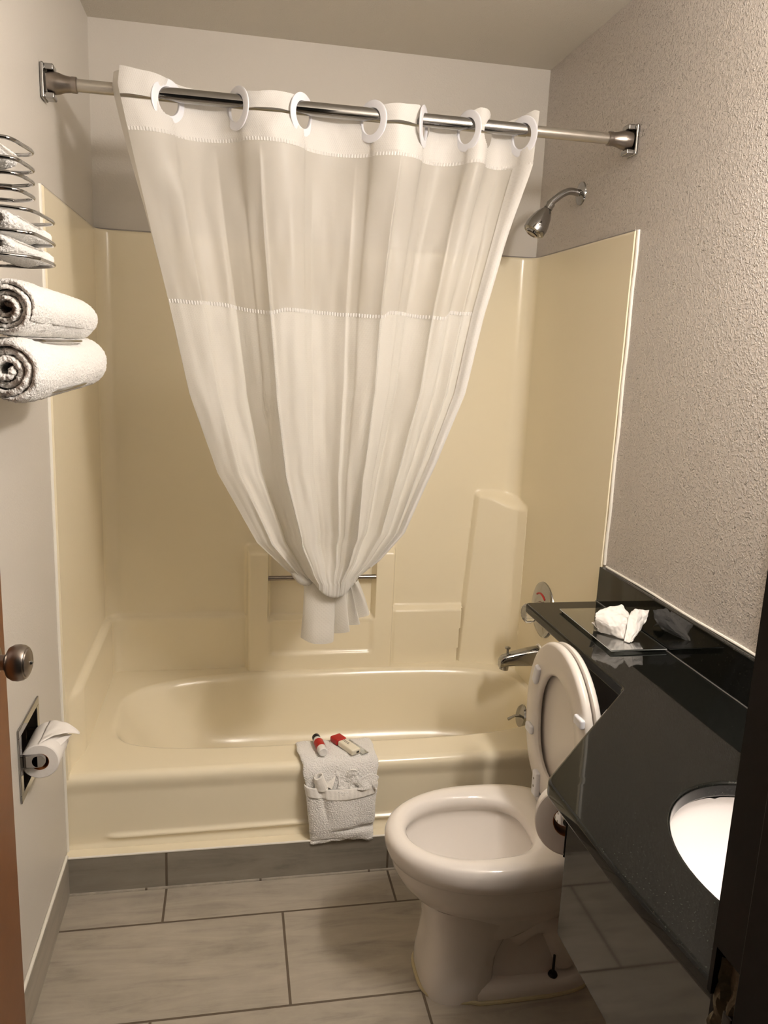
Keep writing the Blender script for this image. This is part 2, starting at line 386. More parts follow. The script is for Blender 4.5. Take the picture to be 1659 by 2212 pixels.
M['grime'] = mat('grey_grimy_joint', (158, 152, 146), 0.8, bump=(60, 0.6, 0.004), var=(14, 0.35))
gp = [(0.002, 0.01, HS+0.0045), (0.002, 0.35, HS+0.0045), (0.002, D-0.03, HS+0.0045), (0.008, D-0.008, HS+0.0045), (0.03, D-0.002, HS+0.0045), (0.4, D-0.002, HS+0.0045), (1.0, D-0.002, HS+0.0045), (W-0.03, D-0.002, HS+0.0045), (W-0.008, D-0.008, HS+0.0045), (W-0.002, D-0.03, HS+0.0045), (W-0.002, 0.35, HS+0.0045), (W-0.002, 0.01, HS+0.0045)]
struct('trim_5', tube(bmesh.new(), gp, 0.0028, 8), M['grime'], 'thin grey grimy caulk joint along the top of the surround')

# ------------------------------------------------------------------ TUB AND SURROUND
tub = thing('bathtub_surround', 'cream one-piece fibreglass bathtub and shower surround with moulded ledges', 'bathtub', (W/2, D/2, HB))
def rounded_path(x0, y0, x1, y1, r, n=9):
    """left wall (y up) -> back -> right wall, list of points with normals pointing inward"""
    pts = []
    NL = 110
    for k in range(NL): pts.append((x0, lerp(y0, y1-r, k/NL), 1, 0))
    for k in range(n):
        a = k/n*PI/2; pts.append((x0+r-r*math.cos(a), y1-r+r*math.sin(a), math.cos(a), -math.sin(a)))
    NB = 290
    for k in range(NB): pts.append((lerp(x0+r, x1-r, k/NB), y1, 0, -1))
    for k in range(n):
        a = k/n*PI/2; pts.append((x1-r+r*math.sin(a), y1-r+r*math.cos(a), -math.sin(a), -math.cos(a)))
    for k in range(NL+1): pts.append((x1, lerp(y1-r, y0, k/NL), -1, 0))
    return pts
PATH = rounded_path(0.010, 0.0, W-0.010, D-0.010, 0.05)
def rb(x, a, b_, w_=0.012):   # soft box function
    return ss(a-w_/2, a+w_/2, x)*(1-ss(b_-w_/2, b_+w_/2, x))
def below(z, h, w_=0.014): return 1-ss(h-w_, h+w_*0.3, z)
def surf_disp(x, y, nx, ny, z):
    d = 0.0
    back = 1.0 if ny < -0.5 else 0.0
    # lower ledge on left wall and left part of the back
    low = below(z, 0.525)
    if x < 0.482: d = 0.020*low*(ss(0.03, 0.15, y))
    if ny < -0.7:
        if x < 0.482: d = 0.020*low
        # centre column with towel-bar recess and soap recess
        cc = rb(x, 0.481, 1.003, 0.016)*below(z, 0.770, 0.02)
        dc = 0.056*cc
        rec = rb(x, 0.556, 0.930, 0.010)*ss(0.505, 0.517, z)
        dc -= (0.048)*rec*cc
        rec2 = rb(x, 0.566, 0.925, 0.02)*rb(z, 0.385, 0.505, 0.014)
        dc -= 0.010*rec2
        d = max(d, dc)
        if x > 1.0: d = max(d, 0.030*below(z, 0.540)*ss(1.0, 1.01, x))
    return d
def arc_t(x, y, xe):
    """0..1 along the wall from the column's left edge, round the corner, to its right edge"""
    x2, y2 = W-0.010, D-0.010; xs, ys = x2-0.05, y2-0.05
    if y >= y2-1e-6: s_ = x-xe
    elif x >= x2-1e-6: s_ = (xs-xe)+0.0785+(ys-y)
    else: s_ = (xs-xe)+0.05*math.atan2(x-xs, y-ys)
    return s_/((xs-xe)+0.0785+(ys-0.585))
def column_pt(t, xe):
    yb = D-0.010
    P = [(0.0, xe, yb), (0.04, xe+0.004, yb-0.012), (0.08, xe+0.012, yb-0.026), (0.80, 1.418, yb-0.082), (0.86, 1.430, yb-0.090), (0.91, 1.438, yb-0.102), (0.95, 1.444, yb-0.112), (1.0, W-0.010, yb-0.126)]
    if t >= 1: return (W-0.010, yb-0.126)
    return interp([(a, b) for a, b, c in P], t), interp([(a, c) for a, b, c in P], t)
NZ = 250
bm = bmesh.new(); rows = []
zs = [lerp(HR-0.01, HS, j/NZ) for j in range(NZ+1)]
for (x, y, nx, ny) in PATH:
    col = []
    for z in zs:
        d = surf_disp(x, y, nx, ny, z); px_, py_ = x+nx*d, y+ny*d
        if x > 1.24 and y > 0.575:
            xe = lerp(1.255, 1.293, (z-0.33)/0.64)
            t = arc_t(x, y, xe)
            if t > 0:
                qx, qy = column_pt(t, xe)
                k = below(z, 0.968-0.034*ss(0.2, 0.9, t), 0.020)
                px_, py_ = lerp(px_, qx, k), lerp(py_, qy, k)
        col.append(bm.verts.new((px_, py_, z)))
    # rounded top lip back to the wall
    col.append(bm.verts.new((x-nx*0.004, y-ny*0.004, HS+0.003))); col.append(bm.verts.new((x-nx*0.0085, y-ny*0.0085, HS+0.003)))
    rows.append(col)
for i in range(len(rows)-1):
    for j in range(len(rows[0])-1):
        bm.faces.new((rows[i][j], rows[i+1][j], rows[i+1][j+1], rows[i][j+1]))
# front returns
for col, xs in ((rows[0], 0.001), (rows[-1], W-0.001)):
    e = [bm.verts.new((xs, v.co.y, v.co.z)) for v in col]
    for j in range(len(col)-1): bm.faces.new((col[j], col[j+1], e[j+1], e[j]))
obj('wall_panels', bm, M['cream'], tub, smooth=60)
# basin (rim deck + bowl)
def superel(th, a, b_, n):
    c, s = math.cos(th), math.sin(th)
    return (a*math.copysign(abs(c)**(2/n), c), b_*math.copysign(abs(s)**(2/n), s))
bm = bmesh.new(); NT = 160
ocx, ocy = 0.760, 0.375
def outer(th):
    c, s = math.cos(th), math.sin(th); ts = []
    if c > 1e-9: ts.append((W-0.004-ocx)/c)
    if c < -1e-9: ts.append((0.004-ocx)/c)
    if s > 1e-9: ts.append((D-0.004-ocy)/s)
    if s < -1e-9: ts.append((0.022-ocy)/s)
    t = min(ts); return (ocx+c*t, ocy+s*t)
rings = []
prof = [(0, 0, 0, 0.0), (0.006, 0.006, 0.006, 0.002), (0.014, 0.014, 0.014, 0.009), (0.022, 0.020, 0.020, 0.024),
        (0.05, 0.030, 0.030, 0.07), (0.10, 0.045, 0.045, 0.14), (0.16, 0.06, 0.06, 0.20), (0.22, 0.085, 0.085, 0.242), (0.30, 0.13, 0.13, 0.26), (0.42, 0.19, 0.19, 0.264)]
# rows: inset left, inset right, inset y, depth
def opening(th, il, ir, iy, dz):
    c = math.cos(th); s = math.sin(th); a = (ocx-0.078-il) if c < 0 else (1.434-ocx-ir*0.6)
    p = 3.9 if c > 0 else (3.0 if s > 0 else 4.6)
    ax, ay = superel(th, a, (0.274 if s > 0 else 0.265)-iy, p)
    return (ocx+ax, ocy+ay, HR-dz)
ths = []
for k in range(NT): ths.append(2*PI*k/NT)
for k in range(3):
    rg = []
    for th in ths:
        ox, oy = outer(th); p = opening(th, 0, 0, 0, 0)
        t = (0, 0.5, 0.93)[k]; q = (lerp(ox, p[0], t), lerp(oy, p[1], t), HR)
        rg.append(q)
    rings.append(rg)
for (il, ir, iy, dz) in prof: rings.append([opening(th, il, ir, iy, dz) for th in ths])
loft(bm, rings, cap0=False, cap1=True)
for c in ((0.004, 0.022), (W-0.004, 0.022), (W-0.004, D-0.004), (0.004, D-0.004)):   # square off corners
    best = sorted(bm.verts, key=lambda v: (v.co.x-c[0])**2+(v.co.y-c[1])**2)[0]
    if abs(best.co.z-HR) < 1e-4: best.co.x, best.co.y = c
obj('basin', bm, M['cream'], tub, smooth=60)
# apron with rounded top edge and moulded bead near the bottom
def apron_fn(u, v):
    x = 0.002+(W-0.004)*u
    L = 0.034; H = HR-HB
    s = v*(L+H)
    if s < L:
        a = s/L*PI/2; r = 0.022
        y = 0.022-r*math.sin(a)*1.0; z = HR-r+r*math.cos(a)
    else:
        q = (s-L)/H; z = lerp(HR-0.022, HB-0.001, q); y = 0.0
        y += 0.010*ss(HR-0.03, HR-0.075, z) if False else 0.006*(1-ss(HR-0.06, HR-0.024, z))
        e = ss(0.085, 0.13, x)
        bead = math.exp(-((z-0.138-0.012*u)/0.0065)**2)
        y -= 0.0095*bead*e; 
        if z < 0.138: y -= 0.004*e*(1-ss(0.112, 0.138, z))*0.6
        y -= 0.006*(1-ss(HB, HB+0.018, z))
    return (x, y, z)
obj('apron', grid(apron_fn, 160, 90), M['cream'], tub, smooth=60)
# towel bar across the recess
bar = obj('grab_bar', tube(bmesh.new(), [(0.552, 0.668, 0.660), (0.934, 0.668, 0.662)], 0.0085, 20), M['satin'], tub)
bar['label'] = 'short metal bar across the soap recess'
# drain in the tub floor
obj('drain', lath((1.19, 0.375, 0.062), (0, 0, 1), [(0.001, 0.0), (0.034, 0.0), (0.034, 0.003), (0.028, 0.004), (0.001, 0.002)]), M['chrome'], tub)

# ------------------------------------------------------------------ CURTAIN ROD
rod = thing('shower_curtain_rod', 'chrome tension rod with square wall brackets spanning the tub', 'curtain rod', (W/2, YR, ZR-0.016))
obj('outer_tube', tube(bmesh.new(), [(0.25, YR, ZR), (1.160, YR, ZR)], 0.0160, 28), M['chrome'], rod)
for s, x0, x1 in ((1, 0.075, 0.25), (-1, 1.160, W-0.075)):
    o_ = obj('inner_tube', tube(bmesh.new(), [(x0, YR, ZR), (x1, YR, ZR)], 0.0138, 28), M['paintedrod'], rod)
    o_['label'] = 'thinner beige end of the rod'
for wx, s in ((0.0, 1), (W, -1)):
    br_ = bmesh.new()
    box(br_, min(wx+s*0.001, wx+s*0.010), max(wx+s*0.001, wx+s*0.010), YR-0.024, YR+0.024, ZR-0.038, ZR+0.038, bev=0.004)
    for zz in (-1, 1):
        box(br_, min(wx+s*0.008, wx+s*0.030), max(wx+s*0.008, wx+s*0.030), YR-0.018, YR+0.018, ZR+zz*0.030-0.007, ZR+zz*0.030+0.007, bev=0.004)
    k_ = obj('wall_bracket', br_, M['chrome'], rod)
    so = lath((wx+s*0.014, YR, ZR), (s, 0, 0), [(0.001, 0), (0.023, 0), (0.0245, 0.012), (0.0225, 0.024), (0.0185, 0.036), (0.0165, 0.050), (0.0175, 0.052), (0.0175, 0.062), (0.015, 0.064), (0.001, 0.064)])
    obj('swivel_socket', so, M['satin'], k_)

# ------------------------------------------------------------------ SHOWER CURTAIN
cur = thing('shower_curtain', 'white hookless shower curtain tied in a knot near its bottom', 'curtain', (0.67, YR, 0.67))
RX = [0.278, 0.437, 0.592, 0.762, 0.893, 1.006, 1.062, 1.152]
XL, XR = 0.172, 1.178
def wave(x):
    """front (<0) / behind (>0) offset of the header cloth, crossing the rod at each ring"""
    k = 0
    while k < len(RX) and x > RX[k]: k += 1
    sgn = -1 if k % 2 == 0 else 1
    a = RX[k-1] if k > 0 else RX[0]-0.15
    b_ = RX[k] if k < len(RX) else RX[-1]+0.09
    t = (x-a)/(b_-a)
    amp = 0.040*min(1.0, (b_-a)/0.075)
    if k == 0: amp = 0.038
    return sgn*amp*max(0.0, math.sin(PI*min(1, max(0, t))))**0.62
# arc-length style parameter so that the strongly crossing parts get enough columns
LT = [(0.80, 0.610), (0.837, 0.606), (0.864, 0.572), (0.941, 0.494), (1.127, 0.391), (1.327, 0.323), (1.55, 0.275), (1.70, 0.239), (1.884, 0.199), (2.021, 0.170), (2.06, 0.175)]
RT = [(0.80, 0.768), (0.842, 0.775), (0.888, 0.828), (0.966, 0.893), (1.16, 0.971), (1.349, 1.037), (1.557, 1.076), (1.805, 1.138), (1.93, 1.172), (2.06, 1.180)]
def topz(x): return interp([(0.17, 2.060), (0.317, 2.046), (0.488, 2.036), (0.56, 2.040), (0.644, 2.031), (0.75, 2.034), (0.873, 2.044), (0.95, 2.030), (1.027, 2.052), (1.05, 2.05), (1.08, 2.035), (1.10, 2.036), (1.168, 2.060), (1.19, 2.05)], x)+0.003*nz(x*22)
def hemz(x): return interp([(0.17, 1.928), (0.424, 1.934), (0.646, 1.926), (0.879, 1.924), (1.06, 1.928), (1.18, 1.93)], x)
def cx_of(u): return lerp(XL, XR, u)
CREASE = [(0.305, 0.022, 0.010), (0.10, 0.010, 0.022), (0.20, -0.012, 0.02), (0.44, -0.011, 0.035), (0.55, 0.009, 0.02), (0.655, 0.024, 0.012), (0.75, -0.012, 0.03), (0.83, 0.012, 0.012), (0.93, 0.020, 0.016)]
def curtain(u, z):
    x0 = cx_of(u); xl = interp(LT, z); xr = interp(RT, z)
    x = lerp(xl, xr, u)
    top = ss(1.72, 1.93, z)          # 1 at header
    low = 1-ss(0.80, 1.55, z)        # 1 near knot
    sag = 1.0-0.55*(1-top)
    bk = ss(0.80, 0.96, z)
    y = YR + wave(x0)*sag*(1-0.35*low)*lerp(0.15, 1, bk)
    cre = 0.0
    for (c, a, w_) in CREASE:
        dd = (u-c)/w_; dd = dd*2.8 if dd*a > 0 else dd*0.75
        cre -= a*math.exp(-abs(dd)**1.25)
    y += cre*(1-ss(1.55, 1.93, z)*0.75)*(1-ss(1.88, 1.93, z))*(1.0+0.9*low)*lerp(0.12, 1, bk)
    y += 0.014*(1-top)*nz(u*9+z*0.8, z*2.3, 4)+0.004*(1-top)*nz(u*30, z*7, 9)
    # gathered part bellies toward the room
    y -= (0.040*low+0.022*(1-bk))*math.sin(PI*max(0, min(1, u)))
    if z > 1.93: y += 0.004*nz(x0*25, z*22, 1)
    return Vector((x, y, z))
def ring_keep(u, z, rr=0.034):
    p = curtain(u, z)
    for rx in RX:
        if (p-Vector((rx, YR, ZR-0.015))).length < rr: return False
    return True
def uvf(z0, z1): return lambda u, v: (u*1.9, lerp(z0, z1, v))
NUc = 760
def slit_open(x):
    """hookless slit gapes slightly where the cloth passes in front of the rod"""
    wv = wave(x)
    return 0.0045*max(0, -wv/0.036)
zs_ = ZR-0.021
def hdr_up(u, v):
    x = cx_of(u); z0 = zs_+slit_open(x); z1 = topz(x); return curtain(u, lerp(z0, z1, v))
def hdr_lo(u, v):
    x = cx_of(u); z1 = zs_-slit_open(x)*0.8; return curtain(u, lerp(hemz(x), z1, v))
bm = grid(hdr_up, NUc, 16, keep=lambda u, v: ring_keep(u, lerp(zs_, topz(cx_of(u)), v)), uv=uvf(zs_, 2.05))
h1 = obj('header_band', bm, M['header'], cur, smooth=180)
bm = grid(hdr_lo, NUc, 16, keep=lambda u, v: ring_keep(u, lerp(hemz(cx_of(u)), zs_, v)), uv=uvf(1.93, zs_))
h2 = obj('header_band', bm, M['header'], cur, smooth=180)
def hemstrip(u, v):
    x = cx_of(u); p = curtain(u, lerp(hemz(x)-0.003, hemz(x)+0.005, v)); p.y -= 0.0012+0.0008*math.sin(u*900); return p
obj('header_hem', grid(hemstrip, 900, 2, uv=uvf(1.92, 1.93)), M['header'], cur, smooth=180)
def seamz(u):
    z = 1.55
    return z+0.010*ss(0.30, 0.36, u)-0.016*ss(0.13, 0.30, u)+0.002*nz(u*20)-0.006*ss(0.36, 0.66, u)+0.012*ss(0.665, 0.69, u)-0.008*ss(0.70, 0.86, u)+0.016*ss(0.87, 0.89, u)
def sheer(u, v):
    x = cx_of(u); z = lerp(seamz(u), hemz(x), v); return curtain(u, z)
obj('sheer_panel', grid(sheer, 420, 70, uv=uvf(1.55, 1.93)), M['sheer'], cur, smooth=180)
def seamstrip(u, v):
    p = curtain(u, seamz(u)+lerp(-0.005, 0.004, v)); p.y -= 0.0015+0.0012*math.sin(u*760); return p
obj('seam', grid(seamstrip, 900, 2, uv=uvf(1.54, 1.55)), M['header'], cur, smooth=180)
def skirt(u, v):
    zb = 0.850-0.048*math.sin(PI*max(0, min(1, (u-0.20)/0.80)))**0.62-0.012*math.exp(-((u-0.10)/0.06)**2)
    zt = seamz(u)
    q = v*1.06
    if q <= 1: return curtain(u, lerp(zt, zb, q))
    p = curtain(u, zb); t = (q-1)/0.06           # tuck under toward the knot
    p.y += 0.055*(1-math.cos(t*PI/2)); p.z += -0.012*math.sin(t*PI/2)
    p.x = lerp(p.x, 0.69, 0.25*t); return p
obj('lower_panel', grid(skirt, 420, 130, uv=uvf(1.55, 0.83)), M['skirt'], cur, smooth=180)
# folded hem down the right edge
def edgehem(u, v):
    z = lerp(0.87, hemz(1.17), v); p = curtain(lerp(0.965, 1.0, u), z); p.y -= 0.004+0.004*math.sin(PI*u); return p
obj('edge_hem', grid(edgehem, 8, 120, uv=lambda u, v: (u*.03, v)), M['header'], cur, smooth=180)
# left end folds back behind the first grommet
def backfold(u, v):
    z = lerp(1.20, 2.050, v); p = curtain(0.0, z); a = u*PI*0.9
    top = ss(1.6, 2.0, z)
    return Vector((p.x-0.020*math.sin(a)*top-0.003*math.sin(a)+0.03*u*u, p.y+(0.02+0.05*top)*u, p.z))
obj('folded_edge', grid(backfold, 12, 60, uv=lambda u, v: (u*.1, v)), M['sheer'], cur, smooth=180)
lobe = [(0.585, 0.075, 0.872), (0.600, 0.060, 0.852), (0.616, 0.050, 0.838), (0.632, 0.048, 0.834), (0.648, 0.056, 0.842)]
bm = tube(bmesh.new(), catmull(lobe, 5), [0.004+0.009*math.sin(PI*min(1, 0.15+i/24)) for i in range(21)], 14)
uvl = bm.loops.layers.uv.new('UVMap')
for f in bm.faces:
    for l in f.loops: l[uvl].uv = (l.vert.co.x*1.5, l.vert.co.z)
obj('knot', bm, M['skirt'], cur, smooth=180)
# tail under the knot, pleated
TC = [(0.640, .094, .850, 0.672, .108, .660), (0.622, .080, .850, 0.622, .068, .672), (0.628, .062, .846, 0.618, .046, .674), (0.655, .048, .838, 0.650, .018, .668), (0.695, .044, .834, 0.700, .024, .670),
      (0.704, .060, .834, 0.697, .054, .694), (0.714, .050, .834, 0.706, .040, .688), (0.728, .044, .836, 0.744, .022, .700), (0.736, .060, .838, 0.736, .050, .706), (0.744, .050, .840, 0.774, .030, .716), (0.752, .056, .828, 0.764, .054, .724), (0.760, .044, .832, 0.800, .044, .738),
      (0.768, .066, .836, 0.797, .078, .742), (0.742, .090, .836, 0.770, .105, .730)]
def tail_fn(u, v):
    k = u*(len(TC)-1); i = min(int(k), len(TC)-2); t = k-i
    A = [Vector(c[:3]) for c in TC]; B = [Vector(c[3:]) for c in TC]
    def cm(P):
        a, b_, c, d = P[max(i-1, 0)], P[i], P[i+1], P[min(i+2, len(P)-1)]
        return 0.5*((2*b_)+(c-a)*t+(2*a-5*b_+4*c-d)*t*t+(3*b_-a-3*c+d)*t**3)
    p = cm(A).lerp(cm(B), v)
    p.x += 0.004*math.sin(v*PI)*math.sin(u*23); p.y += 0.006*nz(u*8, v*3, 2)*v
    p.z += 0.012*math.sin(PI*v)*0
    return p
obj('tail', grid(tail_fn, 150, 40, uv=lambda u, v: (u*0.6, v*0.16)), M['skirt'], cur, smooth=180)
# grommet rings
for i, rx in enumerate(RX):
    e = 0.004; d = Vector((2*e, wave(rx+e)-wave(rx-e), 0)).normalized()
    nrm = Vector((-d.y, d.x, 0))
    if i in (6,): continue
    th_ = math.radians((44, -58, 50, -52, 66, -62, 0, -62)[i]); nrm = Vector((-math.sin(th_), math.cos(th_), 0))
    ctr = Vector((rx, YR, ZR-0.015))
    pr = [(0.0305, -0.002), (0.0315, -0.0035), (0.046, -0.003), (0.049, -0.0012), (0.049, 0.0012), (0.046, 0.003), (0.0315, 0.0035), (0.0305, 0.002), (0.0305, -0.002)]
    bmr = lath(ctr, nrm, pr, 56, cap=False); bmesh.ops.remove_doubles(bmr, verts=bmr.verts[:], dist=1e-5)
    obj('grommet', bmr, M['ring'], cur)

# ------------------------------------------------------------------ SHOWER HEAD, VALVE, SPOUT, OVERFLOW
XS = W-0.010   # surround face on the right wall
sh = thing('wall_shower', 'chrome shower head on a bent arm from the right wall', 'shower head', (W, 0.382, 1.94))
obj('flange', lath((W, 0.382, 1.942), (-1, 0, 0), [(0.001, 0), (0.034, 0.0), (0.033, 0.004), (0.022, 0.009), (0.014, 0.010), (0.001, 0.010)]), M['chrome'], sh)
obj('arm', tube(bmesh.new(), catmull([(W-0.004, 0.382, 1.942), (W-0.035, 0.382, 1.946), (W-0.058, 0.382, 1.938), (W-0.080, 0.382, 1.922), (W-0.100, 0.382, 1.904)], 6), 0.0105, 20), M['chrome'], sh)
ax = Vector((-0.50, 0, -0.86)).normalized(); o0 = Vector((W-0.094, 0.382, 1.908))
obj('collar', lath(o0, ax, [(0.001, 0), (0.0125, 0), (0.0135, 0.004), (0.0125, 0.012), (0.0135, 0.014), (0.0135, 0.020), (0.001, 0.024)]), M['chrome'], sh)
hd = obj('spray_head', lath(o0+ax*0.018, ax, [(0.001, -0.002), (0.010, 0.0), (0.018, 0.010), (0.0265, 0.028), (0.0325, 0.050), (0.034, 0.060), (0.0335, 0.062), (0.0345, 0.064), (0.0335, 0.080), (0.029, 0.084), (0.027, 0.082), (0.022, 0.083), (0.020, 0.088), (0.010, 0.088), (0.001, 0.085)]), M['chrome'], sh)
obj('nozzle_plate', lath(o0+ax*0.018, ax, [(0.001, 0.0885), (0.017, 0.0885), (0.018, 0.0905), (0.012, 0.092), (0.011, 0.090), (0.001, 0.090)]), M['satin'], hd)

vz, vy = 0.628, 0.372
va = thing('shower_valve', 'chrome round shower valve with clear knob above the spout', 'faucet', (XS, vy, vz))
obj('escutcheon', lath((XS, vy, vz), (-1, 0, 0), [(0.001, 0), (0.094, 0), (0.093, 0.004), (0.083, 0.010), (0.050, 0.014), (0.046, 0.012), (0.030, 0.013), (0.024, 0.028), (0.001, 0.028)], 64), M['chrome'], va)
mk = [(XS-0.0138, vy+0.056*math.cos(a), vz+0.056*math.sin(a)) for a in [math.radians(55+i*8) for i in range(10)]]
obj('hot_mark', tube(bmesh.new(), mk, 0.003, 8), M['red'], va)
kb = bmesh.new()
n = 12
rgs = []
for h, r in ((0.024, 0.016), (0.032, 0.026), (0.044, 0.031), (0.062, 0.029), (0.070, 0.022), (0.072, 0.006)):
    rgs.append([(XS-h, vy+(r*(1+0.10*(k % 2)))*math.cos(2*PI*k/24), vz-0.01+(r*(1+0.10*(k % 2)))*math.sin(2*PI*k/24)) for k in range(24)])
loft(kb, rgs); obj('knob', kb, M['clear'], va)

sp = thing('tub_spout', 'chrome tub spout with diverter pin below the valve', 'faucet', (XS, 0.38, 0.44))
rgs = []
for (x, zc, hy, hz) in ((XS, 0.462, 0.027, 0.034), (XS-0.010, 0.462, 0.027, 0.034), (XS-0.05, 0.459, 0.025, 0.030), (XS-0.09, 0.455, 0.022, 0.025), (XS-0.115, 0.451, 0.020, 0.022), (XS-0.130, 0.446, 0.018, 0.021), (XS-0.138, 0.441, 0.014, 0.015)):
    rg = []
    for k in range(28):
        a, b_ = superel(2*PI*k/28, hy, hz, 2.6); rg.append((x, 0.38+a, zc+b_))
    rgs.append(rg)
obj('spout_body', loft(bmesh.new(), rgs), M['chrome'], sp)
obj('outlet', lath((XS-0.118, 0.38, 0.444), (-0.12, 0, -1), [(0.001, 0), (0.015, 0.0), (0.0155, 0.026), (0.012, 0.026), (0.011, 0.022), (0.001, 0.022)]), M['chrome'], sp)
obj('diverter_pin', lath((XS-0.112, 0.38, 0.472), (0, 0, 1), [(0.001, 0), (0.004, 0), (0.004, 0.016), (0.009, 0.019), (0.009, 0.024), (0.004, 0.026), (0.001, 0.026)], 20), M['chrome'], sp)
obj('caulk_collar', lath((XS, 0.38, 0.468), (-1, 0, 0), [(0.028, 0), (0.033, 0.0), (0.031, 0.004), (0.027, 0.005)], sy=1.1, cap=False), M['caulk'], sp)

ov = thing('overflow_plate', 'chrome round overflow plate with trip lever inside the tub end', 'drain fitting', (1.40, 0.385, 0.222))
oa = Vector((-1, 0, 0.18)).normalized()
obj('plate', lath((1.411, 0.385, 0.240), oa, [(0.001, -0.02), (0.039, -0.02), (0.040, 0.002), (0.036, 0.007), (0.012, 0.010), (0.001, 0.010)], 48), M['chrome'], ov)
obj('trip_lever', tube(bmesh.new(), [(1.402, 0.385, 0.243), (1.384, 0.384, 0.243), (1.360, 0.380, 0.234)], [0.006, 0.0045, 0.0055], 12), M['chrome'], ov)

# ------------------------------------------------------------------ WORKTOP, VANITY, SINK
def curve_slab(pts, hole, z0, z1, bev, name, m, parent):
    cu = bpy.data.curves.new('tmp', 'CURVE'); cu.dimensions = '2D'; cu.fill_mode = 'BOTH'
    for P in ([pts]+([hole] if hole else [])):
        s = cu.splines.new('POLY'); s.points.add(len(P)-1); s.use_cyclic_u = True
        for q, (x, y) in zip(s.points, P): q.co = (x, y, 0, 1)
    h = (z1-z0)/2; cu.extrude = h-bev; cu.bevel_depth = bev; cu.bevel_resolution = 3; cu.offset = -bev
    ob = bpy.data.objects.new('tmp', cu); COL.objects.link(ob)
    dg = bpy.context.evaluated_depsgraph_get(); me = bpy.data.meshes.new_from_object(ob.evaluated_get(dg))
    bm_ = bmesh.new(); bm_.from_mesh(me); bmesh.ops.translate(bm_, verts=bm_.verts[:], vec=(0, 0, (z0+z1)/2))
    bmesh.ops.remove_doubles(bm_, verts=bm_.verts[:], dist=1e-5)
    bpy.data.objects.remove(ob); bpy.data.curves.remove(cu); bpy.data.meshes.remove(me)
    return obj(name, bm_, m, parent, smooth=25)
def rcorner(P, rad, n=6):
    out = []
    for i, (x, y) in enumerate(P):
        r = rad[i]
        if not r: out.append((x, y)); continue
        a = Vector(P[i-1]); b_ = Vector((x, y)); c = Vector(P[(i+1) % len(P)])
        p0 = b_+(a-b_).normalized()*r; p1 = b_+(c-b_).normalized()*r
        for k in range(n+1):
            t = k/n; q = p0.lerp(b_, t).lerp(b_.lerp(p1, t), t); out.append((q.x, q.y))
    return out
top = thing('worktop', 'black granite worktop extending as a narrow shelf over the toilet', 'countertop', (1.25, -0.9, ZC-0.03))
SX, SY, SA, SB = 1.213, -1.165, 0.172, 0.214
hole = [(SX+SA*math.cos(2*PI*k/72), SY+SB*math.sin(2*PI*k/72)) for k in range(72)]
outl = [(W-0.003, -0.016), (1.226, -0.018), (1.231, -0.583), (0.929, -0.909), (0.935, -1.15), (0.955, -1.346), (0.985, YF+0.003), (W-0.003, YF+0.003)]
curve_slab(rcorner(outl, [0, 0.014, 0.012, 0.018, 0.05, 0.05, 0, 0]), hole, ZC-0.027, ZC, 0.006, 'slab', M['granite'], top)
bs = thing('backsplash', 'black granite upstand along the right wall behind the worktop', 'backsplash', (W-0.01, -0.8, ZC))
obj('upstand', bx(W-0.022, W-0.002, YF+0.003, -0.016, ZC+0.0005, ZC+0.100, bev=0.002), M['granite'], bs)
obj('caulk_line', tube(bmesh.new(), catmull([(W-0.003, lerp(YF+0.01, -0.02, k/14), ZC+0.101+0.0012*math.sin(k*1.7)) for k in range(15)], 3), 0.0034, 8), M['caulk'], bs)
M['seal'] = mat('grey_sealant', (96, 94, 90), 0.4)
obj('sealant_line', tube(bmesh.new(), [(W-0.0235, YF+0.01, ZC+0.0012), (W-0.0235, -0.5, ZC+0.0012), (W-0.0235, -0.018, ZC+0.0012)], 0.0016, 8), M['seal'], bs)
# sink
sk = thing('sink', 'white oval undermount sink in the black worktop', 'sink', (SX, SY, ZC-0.17))
rings = []
for f, dz in ((1.10, 0.031), (1.035, 0.031), (1.03, 0.036), (1.01, 0.055), (0.96, 0.085), (0.86, 0.120), (0.68, 0.148), (0.42, 0.163), (0.15, 0.168)):
    rings.append([(SX+SA*f*math.cos(2*PI*k/72), SY+SB*f*math.sin(2*PI*k/72), ZC-dz) for k in range(72)])
o_ = obj('sink_bowl', loft(bmesh.new(), rings, cap0=False), M['sinkwhite'], sk, smooth=60)
obj('sink_drain', lath((SX, SY, ZC-0.168), (0, 0, 1), [(0.001, 0), (0.024, 0), (0.023, 0.003), (0.001, 0.001)]), M['chrome'], sk)
# vanity apron box and fascia under the shelf
vn = thing('vanity_cabinet', 'glossy black wall-hung vanity panel under the worktop reflecting the floor tiles', 'cabinet', (1.2, -1.2, 0.51))
XP = 0.966; YP = -0.926; ZP = 0.512
obj('front_panel', bx(XP, XP+0.018, YF+0.004, YP, ZP, ZC-0.031, bev=0.0015), M['black'], vn)
obj('end_panel', bx(XP+0.019, W-0.003, YP-0.018, YP, ZP, ZC-0.031), M['darkwood'], vn)
fa = bmesh.new()
box(fa, 1.246, 1.260, -0.60, -0.260, ZC-0.150, ZC-0.029, bev=0.001)
obj('shelf_fascia', fa, M['darkwood'], vn)
mt = Matrix.Translation((1.238, -0.60, 0)) @ Matrix.Rotation(math.atan2(-0.326, -0.302), 4, 'Z')
obj('corner_fascia', box(bmesh.new(), 0.01, 0.40, 0.012, 0.028, ZC-0.150, ZC-0.029, bev=0.001, mtx=mt), M['darkwood'], vn)
